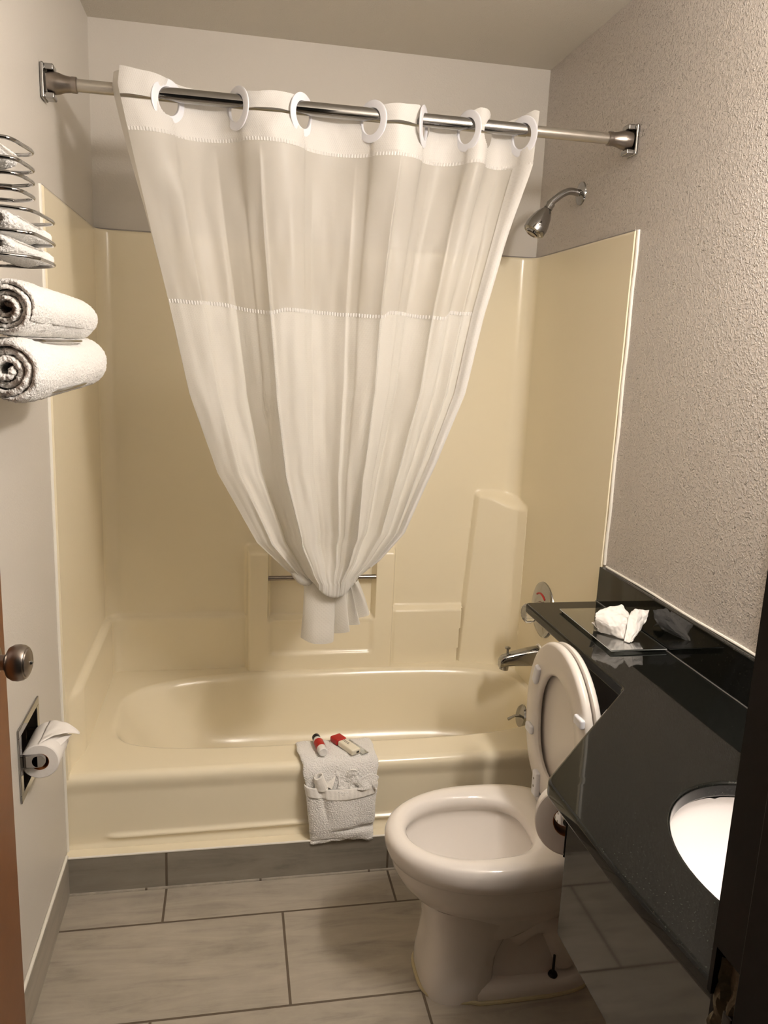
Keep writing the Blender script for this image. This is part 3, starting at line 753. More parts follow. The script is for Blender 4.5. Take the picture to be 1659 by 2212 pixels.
# spare paper roll on the vanity end
def paper_roll(bm, c, axis, R, r, L):
    lathe(bm, c, axis, [(r, 0.0), (R-0.002, 0.0), (R, 0.002), (R, L-0.002), (R-0.002, L), (r, L)], 56, cap=False); return bm
rr = thing('toilet_paper_roll', 'toilet paper roll tucked under the worktop corner beside the toilet', 'toilet paper', (0.995, -0.85, 0.62))
RAX = Vector((0.38, 0.84, -0.38)).normalized(); RC0 = Vector((0.984, -0.885, 0.690))
bm = paper_roll(bmesh.new(), RC0, RAX, 0.053, 0.0225, 0.088); obj('paper', bm, M['paper'], rr)
bm = bmesh.new(); lathe(bm, RC0-RAX*0.0005, RAX, [(0.0225, 0), (0.0222, 0.089), (0.0215, 0.089), (0.0215, 0), (0.0225, 0)], 40, cap=False); obj('core', bm, M['card'], rr)
hl = thing('paper_holder_post', 'chrome post holding the spare roll under the worktop', 'toilet paper holder', (1.0, -0.9, 0.69))
RB = RC0+RAX*0.095
obj('post', tube(bmesh.new(), catmull([tuple(RC0-RAX*0.004), tuple(RC0+RAX*0.05), tuple(RB), (1.05, -0.82, 0.66), (1.08, -0.86, 0.70), (1.08, YP, 0.71)], 6), 0.006, 14), M['steel'], hl)
obj('mount', lath((1.08, YP, 0.71), (0, 1, 0), [(0.001, 0), (0.016, 0), (0.015, 0.008), (0.001, 0.008)], 24), M['steel'], hl)

# glass tray with crumpled tissue
gt = thing('glass_tray', 'clear rectangular glass plate lying on the worktop shelf', 'tray', (1.372, -0.25, ZC))
bm = bx(1.294, 1.435, -0.400, -0.100, ZC+0.0045, ZC+0.0085, bev=0.0008, seg=2)
obj('plate', bm, M['glass'], gt)
M['edge'] = mat('painted_edge_glint', (205, 208, 204), 0.15)  # light grey rim tube: the bright glint on the glass edge put in as colour
obj('edge_glint', tube(bmesh.new(), [(1.294, -0.400, ZC+0.0068), (1.435, -0.400, ZC+0.0068), (1.435, -0.100, ZC+0.0068), (1.294, -0.100, ZC+0.0068)], 0.0010, 6, closed=True), M['edge'], gt)
for (x, y) in ((1.302, -0.108), (1.427, -0.108), (1.302, -0.392), (1.427, -0.392)):
    obj('foot', lath((x, y, ZC), (0, 0, 1), [(0.001, 0), (0.005, 0), (0.005, 0.0044), (0.001, 0.0044)], 16), M['clear'], gt)

# mirror and vanity light (above the frame's right edge)
mi = thing('wall_mirror', 'frameless wall mirror above the worktop at the right edge', 'mirror', (W, -1.1, 0.92))
obj('mirror_glass', bx(W-0.007, W-0.001, YF+0.02, -0.685, ZC+0.125, 1.85, bev=0.001), M['mirror'], mi)
vl = thing('vanity_light', 'three-globe bath light above the mirror', 'lamp', (W, -1.2, 1.95))
obj('back_plate', bx(W-0.03, W-0.001, -1.50, -0.90, 1.945, 2.055, bev=0.005), M['chrome'], vl)
for (x, y, z) in LAMPS:
    obj('lamp_socket', lath((W-0.03, y, z), (-1, 0, 0), [(0.001, 0), (0.022, 0), (0.02, 0.035), (0.001, 0.035)], 24), M['chrome'], vl)
    o_ = obj('bulb', lath((x-0.045, y, z), (1, 0, 0), [(0.0005, 0)]+[(0.045*math.sin(PI*k/16), 0.045-0.045*math.cos(PI*k/16)) for k in range(1, 16)]+[(0.0005, 0.09)], 28), lampmat, vl)
A = 4*PI*0.045**2*3
lampmat.node_tree.nodes['Principled BSDF'].inputs['Emission Strength'].default_value = LAMP_POWER/(A*PI)

# ------------------------------------------------------------------ TOILET
toi = thing('toilet', 'white toilet with raised seat and lid beside the vanity', 'toilet', (1.0, -0.43, 0.0))
TY = -0.425
def egg(xf, xb, hw, z, n=64, p=2.25, cy=TY):
    """plan outline: rounded front at xf, blunter back at xb"""
    xc = xf+(xb-xf)*0.52; out = []
    for k in range(n):
        th = 2*PI*k/n; c, s = math.cos(th), math.sin(th)
        if c < 0: x = xc-(xc-xf)*abs(c)**(2/2.05); y = hw*math.copysign(abs(s)**(2/2.05), s)
        else: x = xc+(xb-xc)*abs(c)**(2/2.9); y = hw*math.copysign(abs(s)**(2/2.9), s)
        out.append((x, cy+y, z))
    return out
prof = [(0.812, 1.150, 0.128, 0.386), (0.800, 1.20, 0.150, 0.388), (0.788, 1.225, 0.166, 0.386), (0.779, 1.232, 0.173, 0.380), (0.775, 1.235, 0.1765, 0.368), (0.776, 1.235, 0.177, 0.350), (0.782, 1.235, 0.174, 0.333),
        (0.789, 1.235, 0.169, 0.326), (0.790, 1.235, 0.166, 0.322), (0.795, 1.235, 0.161, 0.300), (0.812, 1.235, 0.148, 0.268), (0.838, 1.235, 0.128, 0.236), (0.862, 1.235, 0.108, 0.212), (0.876, 1.235, 0.096, 0.19)]
prof += [(0.882, 1.16, 0.094, 0.165), (0.884, 1.12, 0.092, 0.15)]
rings = [egg(*q) for q in prof]
inner = [(0.818, 1.120, 0.1215, 0.382), (0.824, 1.112, 0.116, 0.374), (0.824, 1.112, 0.116, 0.358), (0.814, 1.122, 0.125, 0.346), (0.820, 1.110, 0.121, 0.325), (0.832, 1.100, 0.112, 0.295), (0.850, 1.085, 0.099, 0.262), (0.874, 1.068, 0.082, 0.232), (0.902, 1.050, 0.062, 0.208), (0.930, 1.035, 0.042, 0.190), (0.952, 1.02, 0.026, 0.175), (0.965, 1.005, 0.014, 0.160)]
def inn(q):
    if q[3] > 0.30: return egg(*q)
    k = ss(0.32, 0.25, q[3]) if False else 1-ss(0.24, 0.32, q[3]); e = egg(*q); cx_, a_ = (q[0]+q[1])/2, (q[1]-q[0])/2
    return [(lerp(p[0], cx_+a_*math.cos(2*PI*i/64), k), lerp(p[1], TY+q[2]*math.sin(2*PI*i/64), k), p[2]) for i, p in enumerate(e)]
bm = bmesh.new()
loft(bm, [inn(q) for q in reversed(inner)]+rings, cap0=True, cap1=True)
bowl = obj('bowl', bm, M['porcelain'], toi, smooth=60)
obj('water', loft(bmesh.new(), [[(0.980+f*0.058*math.cos(2*PI*k/40), TY+f*0.045*math.sin(2*PI*k/40), 0.196) for k in range(40)] for f in (1, 0.6, 0.2)], cap0=False), M['water'], toi, smooth=0)
# pedestal column, narrow trapway behind and spreading foot
def sup(xa, xb, hw, z, p=3.2, n=64):
    xc = (xa+xb)/2; out = []
    for k in range(n):
        a, b_ = superel(2*PI*k/n, (xb-xa)/2, hw, p); out.append((xc+a, TY+b_, z))
    return out
bm = bmesh.new()
loft(bm, [sup(0.866, 1.13, 0.100, 0.222, 2.6), sup(0.872, 1.11, 0.096, 0.19, 2.8), sup(0.878, 1.07, 0.094, 0.14, 3), sup(0.874, 1.045, 0.096, 0.09, 3), sup(0.868, 1.04, 0.101, 0.05, 3), sup(0.866, 1.04, 0.104, 0.03, 3), sup(0.866, 1.04, 0.105, 0.0, 3)], cap0=False)
loft(bm, [sup(1.13, 1.25, 0.080, 0.30, 3), sup(1.10, 1.25, 0.070, 0.22, 3), sup(0.98, 1.25, 0.066, 0.153, 3), sup(0.98, 1.25, 0.066, 0.12, 3), sup(0.98, 1.26, 0.074, 0.05, 3), sup(0.98, 1.26, 0.08, 0.02, 3)])
loft(bm, [sup(0.95, 1.275, 0.098, 0.036, 3.6), sup(0.93, 1.285, 0.106, 0.030, 3.6), sup(0.92, 1.288, 0.109, 0.018, 3.6), sup(0.92, 1.288, 0.109, 0.0, 3.6)])
obj('pedestal', bm, M['porcelain'], toi, smooth=50)
# trapway bulge on the side
bm = tube(bmesh.new(), catmull([(1.08, TY-0.050, 0.13), (1.12, TY-0.062, 0.17), (1.16, TY-0.064, 0.165), (1.19, TY-0.058, 0.11), (1.21, TY-0.052, 0.05)], 6), 0.032, 16)
tube(bm, catmull([(1.08, TY+0.050, 0.13), (1.12, TY+0.062, 0.17), (1.16, TY+0.064, 0.165), (1.19, TY+0.058, 0.11), (1.21, TY+0.052, 0.05)], 6), 0.032, 16)
obj('trapway', bm, M['porcelain'], toi)
# caulk bead at the foot
foot = [Vector(p) for p in sup(0.866, 1.04, 0.105, 0.003, 3)]
bead = []
for k in range(80):
    th = 2*PI*k/80; a, b_ = superel(th, (1.290-0.866)/2+0.002, 0.112, 3.4); c = math.cos(th)
    bead.append((1.078+a, TY+b_*(0.955 if c < -0.3 else 1.0), 0.002))
obj('caulk_bead', tube(bmesh.new(), bead, 0.0048, 8, closed=True), M['oldcaulk'], toi)
# closet bolts
for s in (-1, 1):
    by = TY+s*0.088
    bb = lath((1.172, by, 0.034), (0, 0, 1), [(0.001, 0), (0.0105, 0), (0.0115, 0.005), (0.009, 0.010), (0.0035, 0.012), (0.003, 0.056), (0.001, 0.057)], 20)
    o_ = obj('floor_bolt', bb, M['rubber'], toi); o_['label'] = 'long dark uncapped bolt at the foot'
# tank
bm = bx(1.268, W-0.004, TY-0.20, TY+0.20, 0.40, 0.700, bev=0.025, seg=5)
obj('tank', bm, M['porcelain'], toi)
bm = bx(1.262, W-0.003, TY-0.207, TY+0.207, 0.702, 0.735, bev=0.01, seg=4)
obj('tank_lid', bm, M['porcelain'], toi)
obj('tank_shelf', bx(1.14, W-0.06, TY-0.125, TY+0.125, 0.33, 0.386, bev=0.02, seg=4), M['porcelain'], toi)
# raised seat and lid
def seat_outline(hw, h, z0, n=72, off=0.0, blunt=2.7):
    """outline in the upright seat plane: (y, z) round at the top, blunt at the hinge"""
    zc = z0+h*0.47; out = []
    for k in range(n):
        th = 2*PI*k/n; c, s = math.cos(th), math.sin(th)
        if s > 0: y = hw*math.copysign(abs(c)**(2/2.05), c); z = zc+(z0+h-zc)*abs(s)**(2/2.05)
        else: y = hw*math.copysign(abs(c)**(2/blunt), c); z = zc-(zc-z0)*abs(s)**(2/blunt)
        out.append((y, z))
    return out
LEAN = -0.035   # dx per dz
SYC = -0.425
def seat_ring(rgs):
    out = []
    for (hw, h, z0, xo) in rgs:
        out.append([(1.172+xo+LEAN*(z-0.4), SYC+y, z) for (y, z) in seat_outline(hw, h, z0)])
    return out
st = loft(bmesh.new(), seat_ring([(0.108, 0.268, 0.472, 0.0), (0.111, 0.274, 0.469, -0.0035), (0.116, 0.284, 0.464, -0.0065), (0.170, 0.392, 0.417, -0.0065), (0.176, 0.404, 0.411, -0.004), (0.179, 0.410, 0.408, 0.002), (0.179, 0.410, 0.408, 0.008), (0.176, 0.404, 0.411, 0.012), (0.114, 0.280, 0.466, 0.010), (0.109, 0.270, 0.471, 0.006), (0.108, 0.268, 0.472, 0.0)]), cap0=False, cap1=False)
bmesh.ops.remove_doubles(st, verts=st.verts[:], dist=1e-5)
seat = obj('seat', st, M['plastic'], toi, smooth=50)
for (y, z, rot) in ((-0.318, 0.706, -0.45), (-0.290, 0.553, 0.0), (-0.562, 0.704, 0.0), (-0.58, 0.552, 0.0)):
    x = 1.172-0.0065+LEAN*(z-0.4)
    mt = Matrix.Translation((x, y, z)) @ Matrix.Rotation(rot, 4, 'X')
    lw = (0.011, 0.024) if abs(rot) > .1 else (0.018, 0.011)
    if y < -0.5: lw = (0.019, 0.011)
    if z > 0.6 and y > -0.4: mt = Matrix.Translation((x, y, z)) @ Matrix.Rotation(0.30, 4, 'X')
    obj('bumper', box(bmesh.new(), -0.010, 0.002, -lw[0], lw[0], -lw[1], lw[1], bev=0.005, seg=3, mtx=mt), M['ring'], seat)
lidr = []
for (hw, h, z0, xo) in [(0.02, 0.04, 0.58, 0.016), (0.165, 0.385, 0.418, 0.016), (0.175, 0.405, 0.408, 0.015), (0.181, 0.414, 0.404, 0.018), (0.182, 0.416, 0.403, 0.024), (0.178, 0.408, 0.407, 0.030), (0.160, 0.38, 0.42, 0.034), (0.02, 0.04, 0.58, 0.036)]:
    lidr.append([(1.172+xo+LEAN*(z-0.4), SYC+y-0.004, z) for (y, z) in seat_outline(hw, h, z0)])
obj('seat_lid', loft(bmesh.new(), lidr), M['plastic'], toi, smooth=50)
for y in (-0.350, -0.500):
    hb = bmesh.new()
    box(hb, 1.153, 1.167, y-0.013, y+0.013, 0.405, 0.468, bev=0.004)
    box(hb, 1.165, 1.205, y-0.016, y+0.016, 0.384, 0.412, bev=0.006)
    h_ = obj('hinge', hb, M['ring'], toi)
    for z in (0.430, 0.450):
        obj('screw', lath((1.1535, y, z), (-1, 0, 0), [(0.0005, 0), (0.003, 0), (0.003, 0.0012), (0.0005, 0.0012)], 14), M['satin'], h_)

# ------------------------------------------------------------------ DOOR WITH KNOB
dr = thing('door_1', 'orange-brown wooden door opened against the left wall', 'door', (0.06, -1.56, 0.0)); dr['kind'] = 'structure'
del dr['category']
dv = Vector((0.124-0.062, -0.90+1.555, 0)); dl = dv.length; dang = math.atan2(dv.y, dv.x)
mt = Matrix.Translation((0.062, -1.555, 0)) @ Matrix.Rotation(dang, 4, 'Z')
obj('door_panel', box(bmesh.new(), 0, dl, 0.0, 0.035, 0.012, 2.03, bev=0.002, mtx=mt), M['door'], dr)
ku = Vector((math.sin(dang), -math.cos(dang), 0))   # outward normal into the room
kc = Vector((0.062, -1.555, 1.034))+dv*((dl-0.054)/dl)
kn = obj('door_knob', lath(kc, ku, [(0.001, 0), (0.026, 0), (0.027, 0.004), (0.022, 0.008), (0.012, 0.010), (0.010, 0.013), (0.010, 0.020), (0.013, 0.022), (0.0205, 0.026), (0.0238, 0.032), (0.0242, 0.038), (0.0228, 0.044), (0.0205, 0.0475), (0.0185, 0.0478), (0.0178, 0.0492), (0.012, 0.0515), (0.001, 0.0522)], 48), M['satin'], dr)
kn['label'] = 'satin nickel round door knob'
obj('lock_button', lath(kc+ku*0.0522, ku, [(0.0005, 0), (0.003, 0), (0.0025, 0.002), (0.0005, 0.003)], 16), M['chrome'], kn)

# ------------------------------------------------------------------ RECESSED PAPER HOLDER AND ROLL
ph = thing('recessed_paper_holder', 'chrome recessed toilet paper holder in the left wall', 'toilet paper holder', (0, -0.325, 0.50))
bm = bmesh.new()
y0, y1, z0, z1 = HY0-0.012, HY1+0.012, HZ0-0.012, HZ1+0.012
for a in ((y0, y1, z1-0.018, z1), (y0, y1, z0, z0+0.018), (y0, y0+0.018, z0+0.018, z1-0.018), (y1-0.018, y1, z0+0.018, z1-0.018)):
    box(bm, 0.0005, 0.0045, *a, bev=0.001, seg=2)
obj('frame', bm, M['chrome'], ph)
bm = bmesh.new()
def recess(u, v):
    a = 0.072; th = 2*PI*u; cy, cz = (HY0+HY1)/2, (HZ0+HZ1)/2
    x, y = superel(th, 0.070, 0.068, 8)
    rr_ = 1-0.35*ss(0.75, 1, v)
    return (-0.062*math.sin(v*PI/2)+0.002, cy+x*(1 if v < .7 else rr_), cz+y*(1 if v < .7 else rr_))
bm = grid(recess, 64, 12)
bm.verts.ensure_lookup_table()
ring_end = [bm.verts[i*13+12] for i in range(64)]
bm.faces.new(ring_end)
obj('recess_shell', bm, M['satin'], ph)
RCX, RCZ = 0.030, 0.583
for y in (-0.385, -0.262):
    bm = bmesh.new()
    box(bm, -0.02, RCX+0.004, y-0.004, y+0.004, RCZ-0.014, RCZ+0.014, bev=0.002)
    lathe(bm, (RCX+0.004, y-0.004, RCZ), (0, 1, 0), [(0.001, 0), (0.013, 0), (0.014, 0.002), (0.014, 0.008), (0.001, 0.008)], 28)
    obj('arm', bm, M['chrome'], ph)
obj('roller', tube(bmesh.new(), [(RCX+0.004, -0.384, RCZ), (RCX+0.004, -0.262, RCZ)], 0.0095, 20), M['white'], ph)
tp = thing('toilet_paper_roll', 'toilet paper roll in the recessed holder with its loose end pointing out', 'toilet paper', (RCX, -0.32, 0.54))
bm = paper_roll(bmesh.new(), (RCX+0.004, -0.378, RCZ-0.006), (0, 1, 0), 0.0385, 0.0185, 0.108); obj('paper', bm, M['paper'], tp)
bm = bmesh.new(); lathe(bm, (RCX+0.004, -0.3785, RCZ-0.006), (0, 1, 0), [(0.0185, 0), (0.0183, 0.109), (0.0175, 0.109), (0.0175, 0), (0.0185, 0)], 40, cap=False); obj('core', bm, M['card'], tp)
def flap(u, v):
    # sheet leaves the top of the roll and folds to a point
    L = 0.062; wv = 0.108*(1-v*0.92)
    yc = lerp(-0.324, -0.300, v)
    x = RCX+0.002+L*v*1.1; z = RCZ-0.006+0.0392+0.010*math.sin(v*2.2)-0.026*v*v
    return (x, yc+wv*(u-0.5), z+0.002*nz(u*5, v*4))
o_ = obj('loose_sheet', grid(flap, 16, 16), M['paper'], tp); solid(o_, 0.0006)
# second fold of the loose end hanging on the near side
def flap2(u, v):
    return (RCX+0.012+0.034*u+0.010*v, -0.376+0.075*u*0.9, RCZ-0.006+0.036-0.012*u-0.030*v*(1-u))
o_ = obj('loose_sheet', grid(flap2, 12, 8), M['paper'], tp); solid(o_, 0.0006)

# ------------------------------------------------------------------ TOWEL RACK AND ROLLED TOWELS
rk = thing('towel_rack', 'chrome wire towel rack of stacked hoops on the left wall', 'towel rack', (0, -0.8, 1.36))
for y in (-0.868, -0.70):
    obj('upright', tube(bmesh.new(), [(0.008, y, 1.36), (0.008, y, 1.72)], 0.006, 12), M['chrome'], rk)
def hoop(z, pts):
    P = [(0.008, pts[0][1], z)]+[(x, y, z) for x, y in pts]+[(0.008, pts[-1][1], z)]
    obj('hoop', tube(bmesh.new(), catmull(P, 7), 0.0026, 12), M['chrome'], rk)
hoop(1.694, [(0.10, -0.880), (0.145, -0.876), (0.156, -0.866), (0.161, -0.840), (0.165, -0.801), (0.151, -0.778), (0.11, -0.772)])
hoop(1.670, [(0.10, -0.880), (0.145, -0.879), (0.159, -0.872), (0.164, -0.852), (0.166, -0.805), (0.149, -0.782), (0.11, -0.776)])
hoop(1.653, [(0.10, -0.878), (0.143, -0.876), (0.158, -0.870), (0.165, -0.850), (0.165, -0.803), (0.138, -0.778), (0.116, -0.775)])
hoop(1.634, [(0.10, -0.876), (0.141, -0.875), (0.157, -0.871), (0.165, -0.852), (0.165, -0.804), (0.137, -0.777), (0.117, -0.779)])
hoop(1.6185, [(0.10, -0.832), (0.128, -0.828), (0.153, -0.819), (0.163, -0.801), (0.167, -0.766), (0.166, -0.690), (0.139, -0.664), (0.10, -0.655)])
hoop(1.588, [(0.10, -0.842), (0.141, -0.836), (0.157, -0.825), (0.167, -0.805), (0.166, -0.690), (0.143, -0.666), (0.10, -0.655)])
hoop(1.558, [(0.10, -0.842), (0.148, -0.822), (0.165, -0.799), (0.167, -0.782), (0.165, -0.691), (0.125, -0.640), (0.09, -0.636)])
hoop(1.4475, [(0.10, -0.83), (0.150, -0.80), (0.171, -0.74), (0.175, -0.60), (0.165, -0.50), (0.125, -0.46), (0.09, -0.45)])
hoop(1.375, [(0.10, -0.83), (0.150, -0.80), (0.171, -0.74), (0.175, -0.60), (0.165, -0.46), (0.125, -0.40), (0.09, -0.39)])

def towel_roll(name, label, a, b_, rx, rz, turns, group, seed=0, hem=False):
    """rolled terry towel: spiral-wound sheet from near end a to far end b"""
    a = Vector(a); b_ = Vector(b_); ax_ = (b_-a).normalized(); L = (b_-a).length
    u = Vector((0, 0, 1)).cross(ax_).normalized(); v = ax_.cross(u)
    root = thing(name, label, 'towel', (a+b_)/2-Vector((0, 0, rz)), group)
    N = int(60*turns); NY = 60
    th = 0.80/turns
    def rad(k): return lerp(0.14, 1.0, k/N)
    def cen(k, j, side):
        t = 2*PI*turns*k/N+0.8+seed
        r = rad(k)+side*th*0.46
        if k > N-6 and side > 0: r -= th*0.8*(k-(N-6))/6      # loose end lies down
        s = j/NY
        endr = (1-0.55*max(0, (s-0.86)/0.14)**2.2)*(1-0.10*max(0, (0.08-s)/0.08)**2)
        wob = 1+0.05*nz(seed+t*0.6, s*3, 3)+0.03*nz(seed+t*1.5, s*9, 7)
        tele = 0.012*math.sin(t*0.5+seed)*(1-r)            # inner windings pushed in or out a little
        p = a+ax_*(s*L+tele+0.004*nz(t*2, seed)-0.02*(1-endr)*0)+u*(rx*r*endr*wob*math.cos(t))+v*(rz*r*endr*wob*math.sin(t))
        return p
    bm_ = bmesh.new()
    O = [[bm_.verts.new(cen(k, j, 1)) for j in range(NY+1)] for k in range(N+1)]
    I = [[bm_.verts.new(cen(k, j, -1)) for j in range(NY+1)] for k in range(N+1)]
    for k in range(N):
        for j in range(NY):
            bm_.faces.new((O[k][j], O[k+1][j], O[k+1][j+1], O[k][j+1])); bm_.faces.new((I[k][j], I[k][j+1], I[k+1][j+1], I[k+1][j]))
        for j in (0, NY):
            bm_.faces.new((O[k][j], I[k][j], I[k+1][j], O[k+1][j]))
    for k in (0, N):
        for j in range(NY): bm_.faces.new((O[k][j], O[k][j+1], I[k][j+1], I[k][j]))
    o = obj('rolled_cloth', bm_, M['terry'], root, smooth=180); subsurf(o, 1); loops(o, 0.004)
    # plug that closes the far end
    bm_ = bmesh.new(); rg = []
    for s, f in ((0.93, 0.80), (0.965, 0.70), (0.99, 0.5), (1.005, 0.22), (1.008, 0.03)):
        rg.append([a+ax_*(s*L)+u*(rx*f*math.cos(2*PI*k/28))+v*(rz*f*math.sin(2*PI*k/28)) for k in range(28)])
    loft(bm_, rg); obj('tucked_end', bm_, M['terry'], root, smooth=60)
    if hem:
        def hf(p, q):
            s = lerp(0.30, 0.985, p); t = lerp(-1.05, -0.55, q)
            e = (1-0.50*max(0, (s-0.86)/0.14)**2.2)*1.05
            return a+ax_*(s*L)+u*(rx*e*math.cos(t)) + v*(rz*e*math.sin(t))
        h_ = obj('woven_border', grid(hf, 30, 6), M['band'], root, smooth=60); solid(h_, 0.003)
    return root
towel_roll('rolled_towel', 'large rolled bath towel, upper of the two below the hoops', (0.138, -0.865, 1.488), (0.140, -0.345, 1.4835), 0.040, 0.0385, 4.4, 'rolled white towels on the rack', 0.3)
towel_roll('rolled_towel', 'largest rolled bath towel with woven border, lowest on the rack', (0.136, -0.870, 1.408), (0.142, -0.285, 1.410), 0.044, 0.0445, 3.4, 'rolled white towels on the rack', 1.7, hem=True)
towel_roll('rolled_hand_towel', 'rolled hand towel in the upper of the wide hoops', (0.112, -0.835, 1.604), (0.118, -0.600, 1.604), 0.032, 0.0145, 2.3, 'rolled white towels on the rack', 2.6)
towel_roll('rolled_hand_towel', 'rolled hand towel in the lower of the wide hoops', (0.112, -0.838, 1.5725), (0.120, -0.590, 1.5735), 0.034, 0.0155, 2.4, 'rolled white towels on the rack', 4.1)
towel_roll('rolled_washcloth', 'rolled washcloth in the topmost pair of small hoops', (0.108, -0.900, 1.688), (0.114, -0.760, 1.688), 0.032, 0.0145, 2.2, 'rolled white towels on the rack', 5.2)

# ------------------------------------------------------------------ TOWEL POCKET ON THE TUB EDGE
tw = thing('hanging_towel', 'white terry towel folded into a pocket over the tub rim', 'towel', (0.73, 0.0, 0.10))
zr_ = HR+0.002
PTH = [(0.104, zr_+0.003, 0.612, 0.828), (0.06, zr_+0.008, 0.613, 0.828), (0.02, zr_+0.008, 0.618, 0.830), (-0.004, zr_-0.001, 0.623, 0.831), (-0.016, zr_-0.022, 0.626, 0.830), (-0.019, 0.27, 0.632, 0.826), (-0.021, 0.20, 0.641, 0.822), (-0.024, 0.14, 0.647, 0.820), (-0.026, 0.100, 0.650, 0.820)]
def pth(v):
    k = v*(len(PTH)-1); i = min(int(k), len(PTH)-2); t = k-i
    P = [Vector(q) for q in [(a[0], a[1], a[2]) for a in PTH]]; 
    a, b_, c, d = PTH[max(i-1, 0)], PTH[i], PTH[i+1], PTH[min(i+2, len(PTH)-1)]
    return [0.5*((2*b_[m])+(c[m]-a[m])*t+(2*a[m]-5*b_[m]+4*c[m]-d[m])*t*t+(3*b_[m]-a[m]-3*c[m]+d[m])*t**3) for m in range(4)]
def towel_slab(off, th, v0, v1, bulge, ex0=0, ex1=0, seed=0, nu=70, nv=90, zed=None):
    def f(u, v):
        # closed loop of thickness: grid over outline handled by solidify
        y, z, xl, xr = pth(lerp(v0, v1, v)); x = lerp(xl-ex0, xr+ex1, u)
        e = min(1, min(u, 1-u)/0.06); e = math.sqrt(max(0, 1-(1-e)**2))
        bl = off*e+bulge(u, v)
        vv = lerp(v0, v1, v)
        # outward direction: up on the rim, forward on the apron
        k = ss(0.22, 0.5, vv)
        nrm = Vector((0, -math.sin(k*PI/2), math.cos(k*PI/2)))
        p = Vector((x, y, z))+nrm*bl
        p.x += 0.004*nz(vv*9, seed, u*1.5); 
        if vv > 0.97: pass
        if zed: p.z += zed(u, v)
        return p
    return grid(f, nu, nv)
def bot(u, v): return (0.012*math.sin(u*PI)+0.006*nz(u*6, 3))*ss(0.75, 1, v)
b0 = lambda u, v: 0.003*nz(u*6, v*9, 2)
o_ = obj('back_layer', towel_slab(0.004, 0, 0.0, 0.985, b0, zed=bot), M['terry'], tw, smooth=180); solid(o_, 0.010, 0); subsurf(o_, 2); loops(o_)
def pocket_bulge(u, v):
    s = math.sin(PI*u)**0.7
    w_ = 0.018*s*math.sin(PI*min(1, v*0.85+0.12))
    # slanting creases running to lower right
    c1 = -0.010*math.exp(-((v-0.72+0.26*u-0.22*u*u)/0.035)**2)*ss(0.25, 0.6, u)
    c2 = -0.009*math.exp(-((v-0.90+0.05*math.sin(u*5))/0.03)**2)
    c3 = -0.008*math.exp(-((u-0.20-0.15*v)/0.05)**2)*(1-ss(0.3, 0.6, v))
    c4 = -0.008*math.exp(-((v-0.52-0.10*u)/0.03)**2)*ss(0.55, 0.9, u)
    return 0.006+w_+c1+c2+c3+c4+0.003*nz(u*5, v*6, 5)
dip = lambda u, v: (bot(u, v))+(-0.012*math.sin(PI*u)**0.8)*(1-ss(0, 0.12, v))
o_ = obj('pocket_layer', towel_slab(0.008, 0, 0.612, 1.0, pocket_bulge, 0.002, 0.002, 3, 80, 70, dip), M['terry'], tw, smooth=180); solid(o_, 0.008, 0); subsurf(o_, 2); loops(o_)
o_ = obj('pocket_band', towel_slab(0.0135, 0, 0.606, 0.668, lambda u, v: pocket_bulge(u, v*0.16)+0.0003*math.sin(u*95+3*nz(u*7)), 0.0025, 0.0025, 3, 160, 10, lambda u, v: -0.012*math.sin(PI*u)**0.8), M['band'], tw, smooth=180); solid(o_, 0.002, 0)
# washcloths tucked into the pocket
wc = thing('washcloth', 'small washcloth rolled to a cone at the left of the towel pocket', 'washcloth', (0.672, -0.03, 0.27))
def cone(u, v):
    t = u*2*PI*1.5+2.2
    r = lerp(0.020, 0.0125, v)*(1+0.10*nz(u*8, v*3, 1))*(0.62+0.38*u); c = Vector((0.676, -0.030, 0.262)).lerp(Vector((0.664, -0.036, 0.306)), v)
    return Vector((c.x+r*math.cos(t), c.y+r*0.75*math.sin(t), c.z+0.006*math.sin(t+1)*v+0.003*nz(u*14, 5)*v))
o_ = obj('cloth', grid(cone, 70, 16), M['band'], wc, smooth=180); solid(o_, 0.003, 0); subsurf(o_, 1)
def drape(u, v):
    x = 0.668+0.052*v*0.4+0.032*u; z = 0.268+0.056*v-0.012*u*v; y = -0.024+0.010*math.sin(u*4)-0.014*(1-v)+0.028*v*v
    return (x, y, z+0.003*nz(u*4, v*4))
o_ = obj('cloth_corner', grid(drape, 20, 16), M['band'], wc, smooth=180); solid(o_, 0.003, 0); subsurf(o_, 1)
wc2 = thing('washcloth', 'larger crumpled washcloth standing up from the right of the towel pocket', 'washcloth', (0.77, -0.03, 0.27))
def ruffle(u, v):
    x = lerp(0.716, 0.822, u)+0.004*math.sin(v*6)
    y = -0.036+0.010*math.sin(u*9.5+0.6)*v+0.004*nz(u*12, v*6, 3)+0.012*v
    z = 0.262+v*(0.052+0.007*nz(u*9, 2)+0.006*math.sin(u*19)-0.022*ss(0.55, 1.0, u)+0.010*math.exp(-((u-0.03)/0.05)**2)+0.012*math.exp(-((u-0.63)/0.03)**2))
    return (x, y, z)
o_ = obj('cloth', grid(ruffle, 90, 24), M['terry'], wc2, smooth=180); solid(o_, 0.004, 0); subsurf(o_, 2); loops(o_, 0.002)
def ruffle2(u, v):
    x = lerp(0.770, 0.826, u)+0.006*math.sin(v*5+u*3); y = -0.046-0.004*math.sin(u*7)+0.010*v
    z = 0.262+v*(0.020+0.020*math.sin(u*2.4)+0.004*nz(u*12, 1))
    return (x, y, z)
o_ = obj('cloth_fold', grid(ruffle2, 50, 16), M['terry'], wc2, smooth=180); solid(o_, 0.005, 0); subsurf(o_, 2); loops(o_, 0.002)

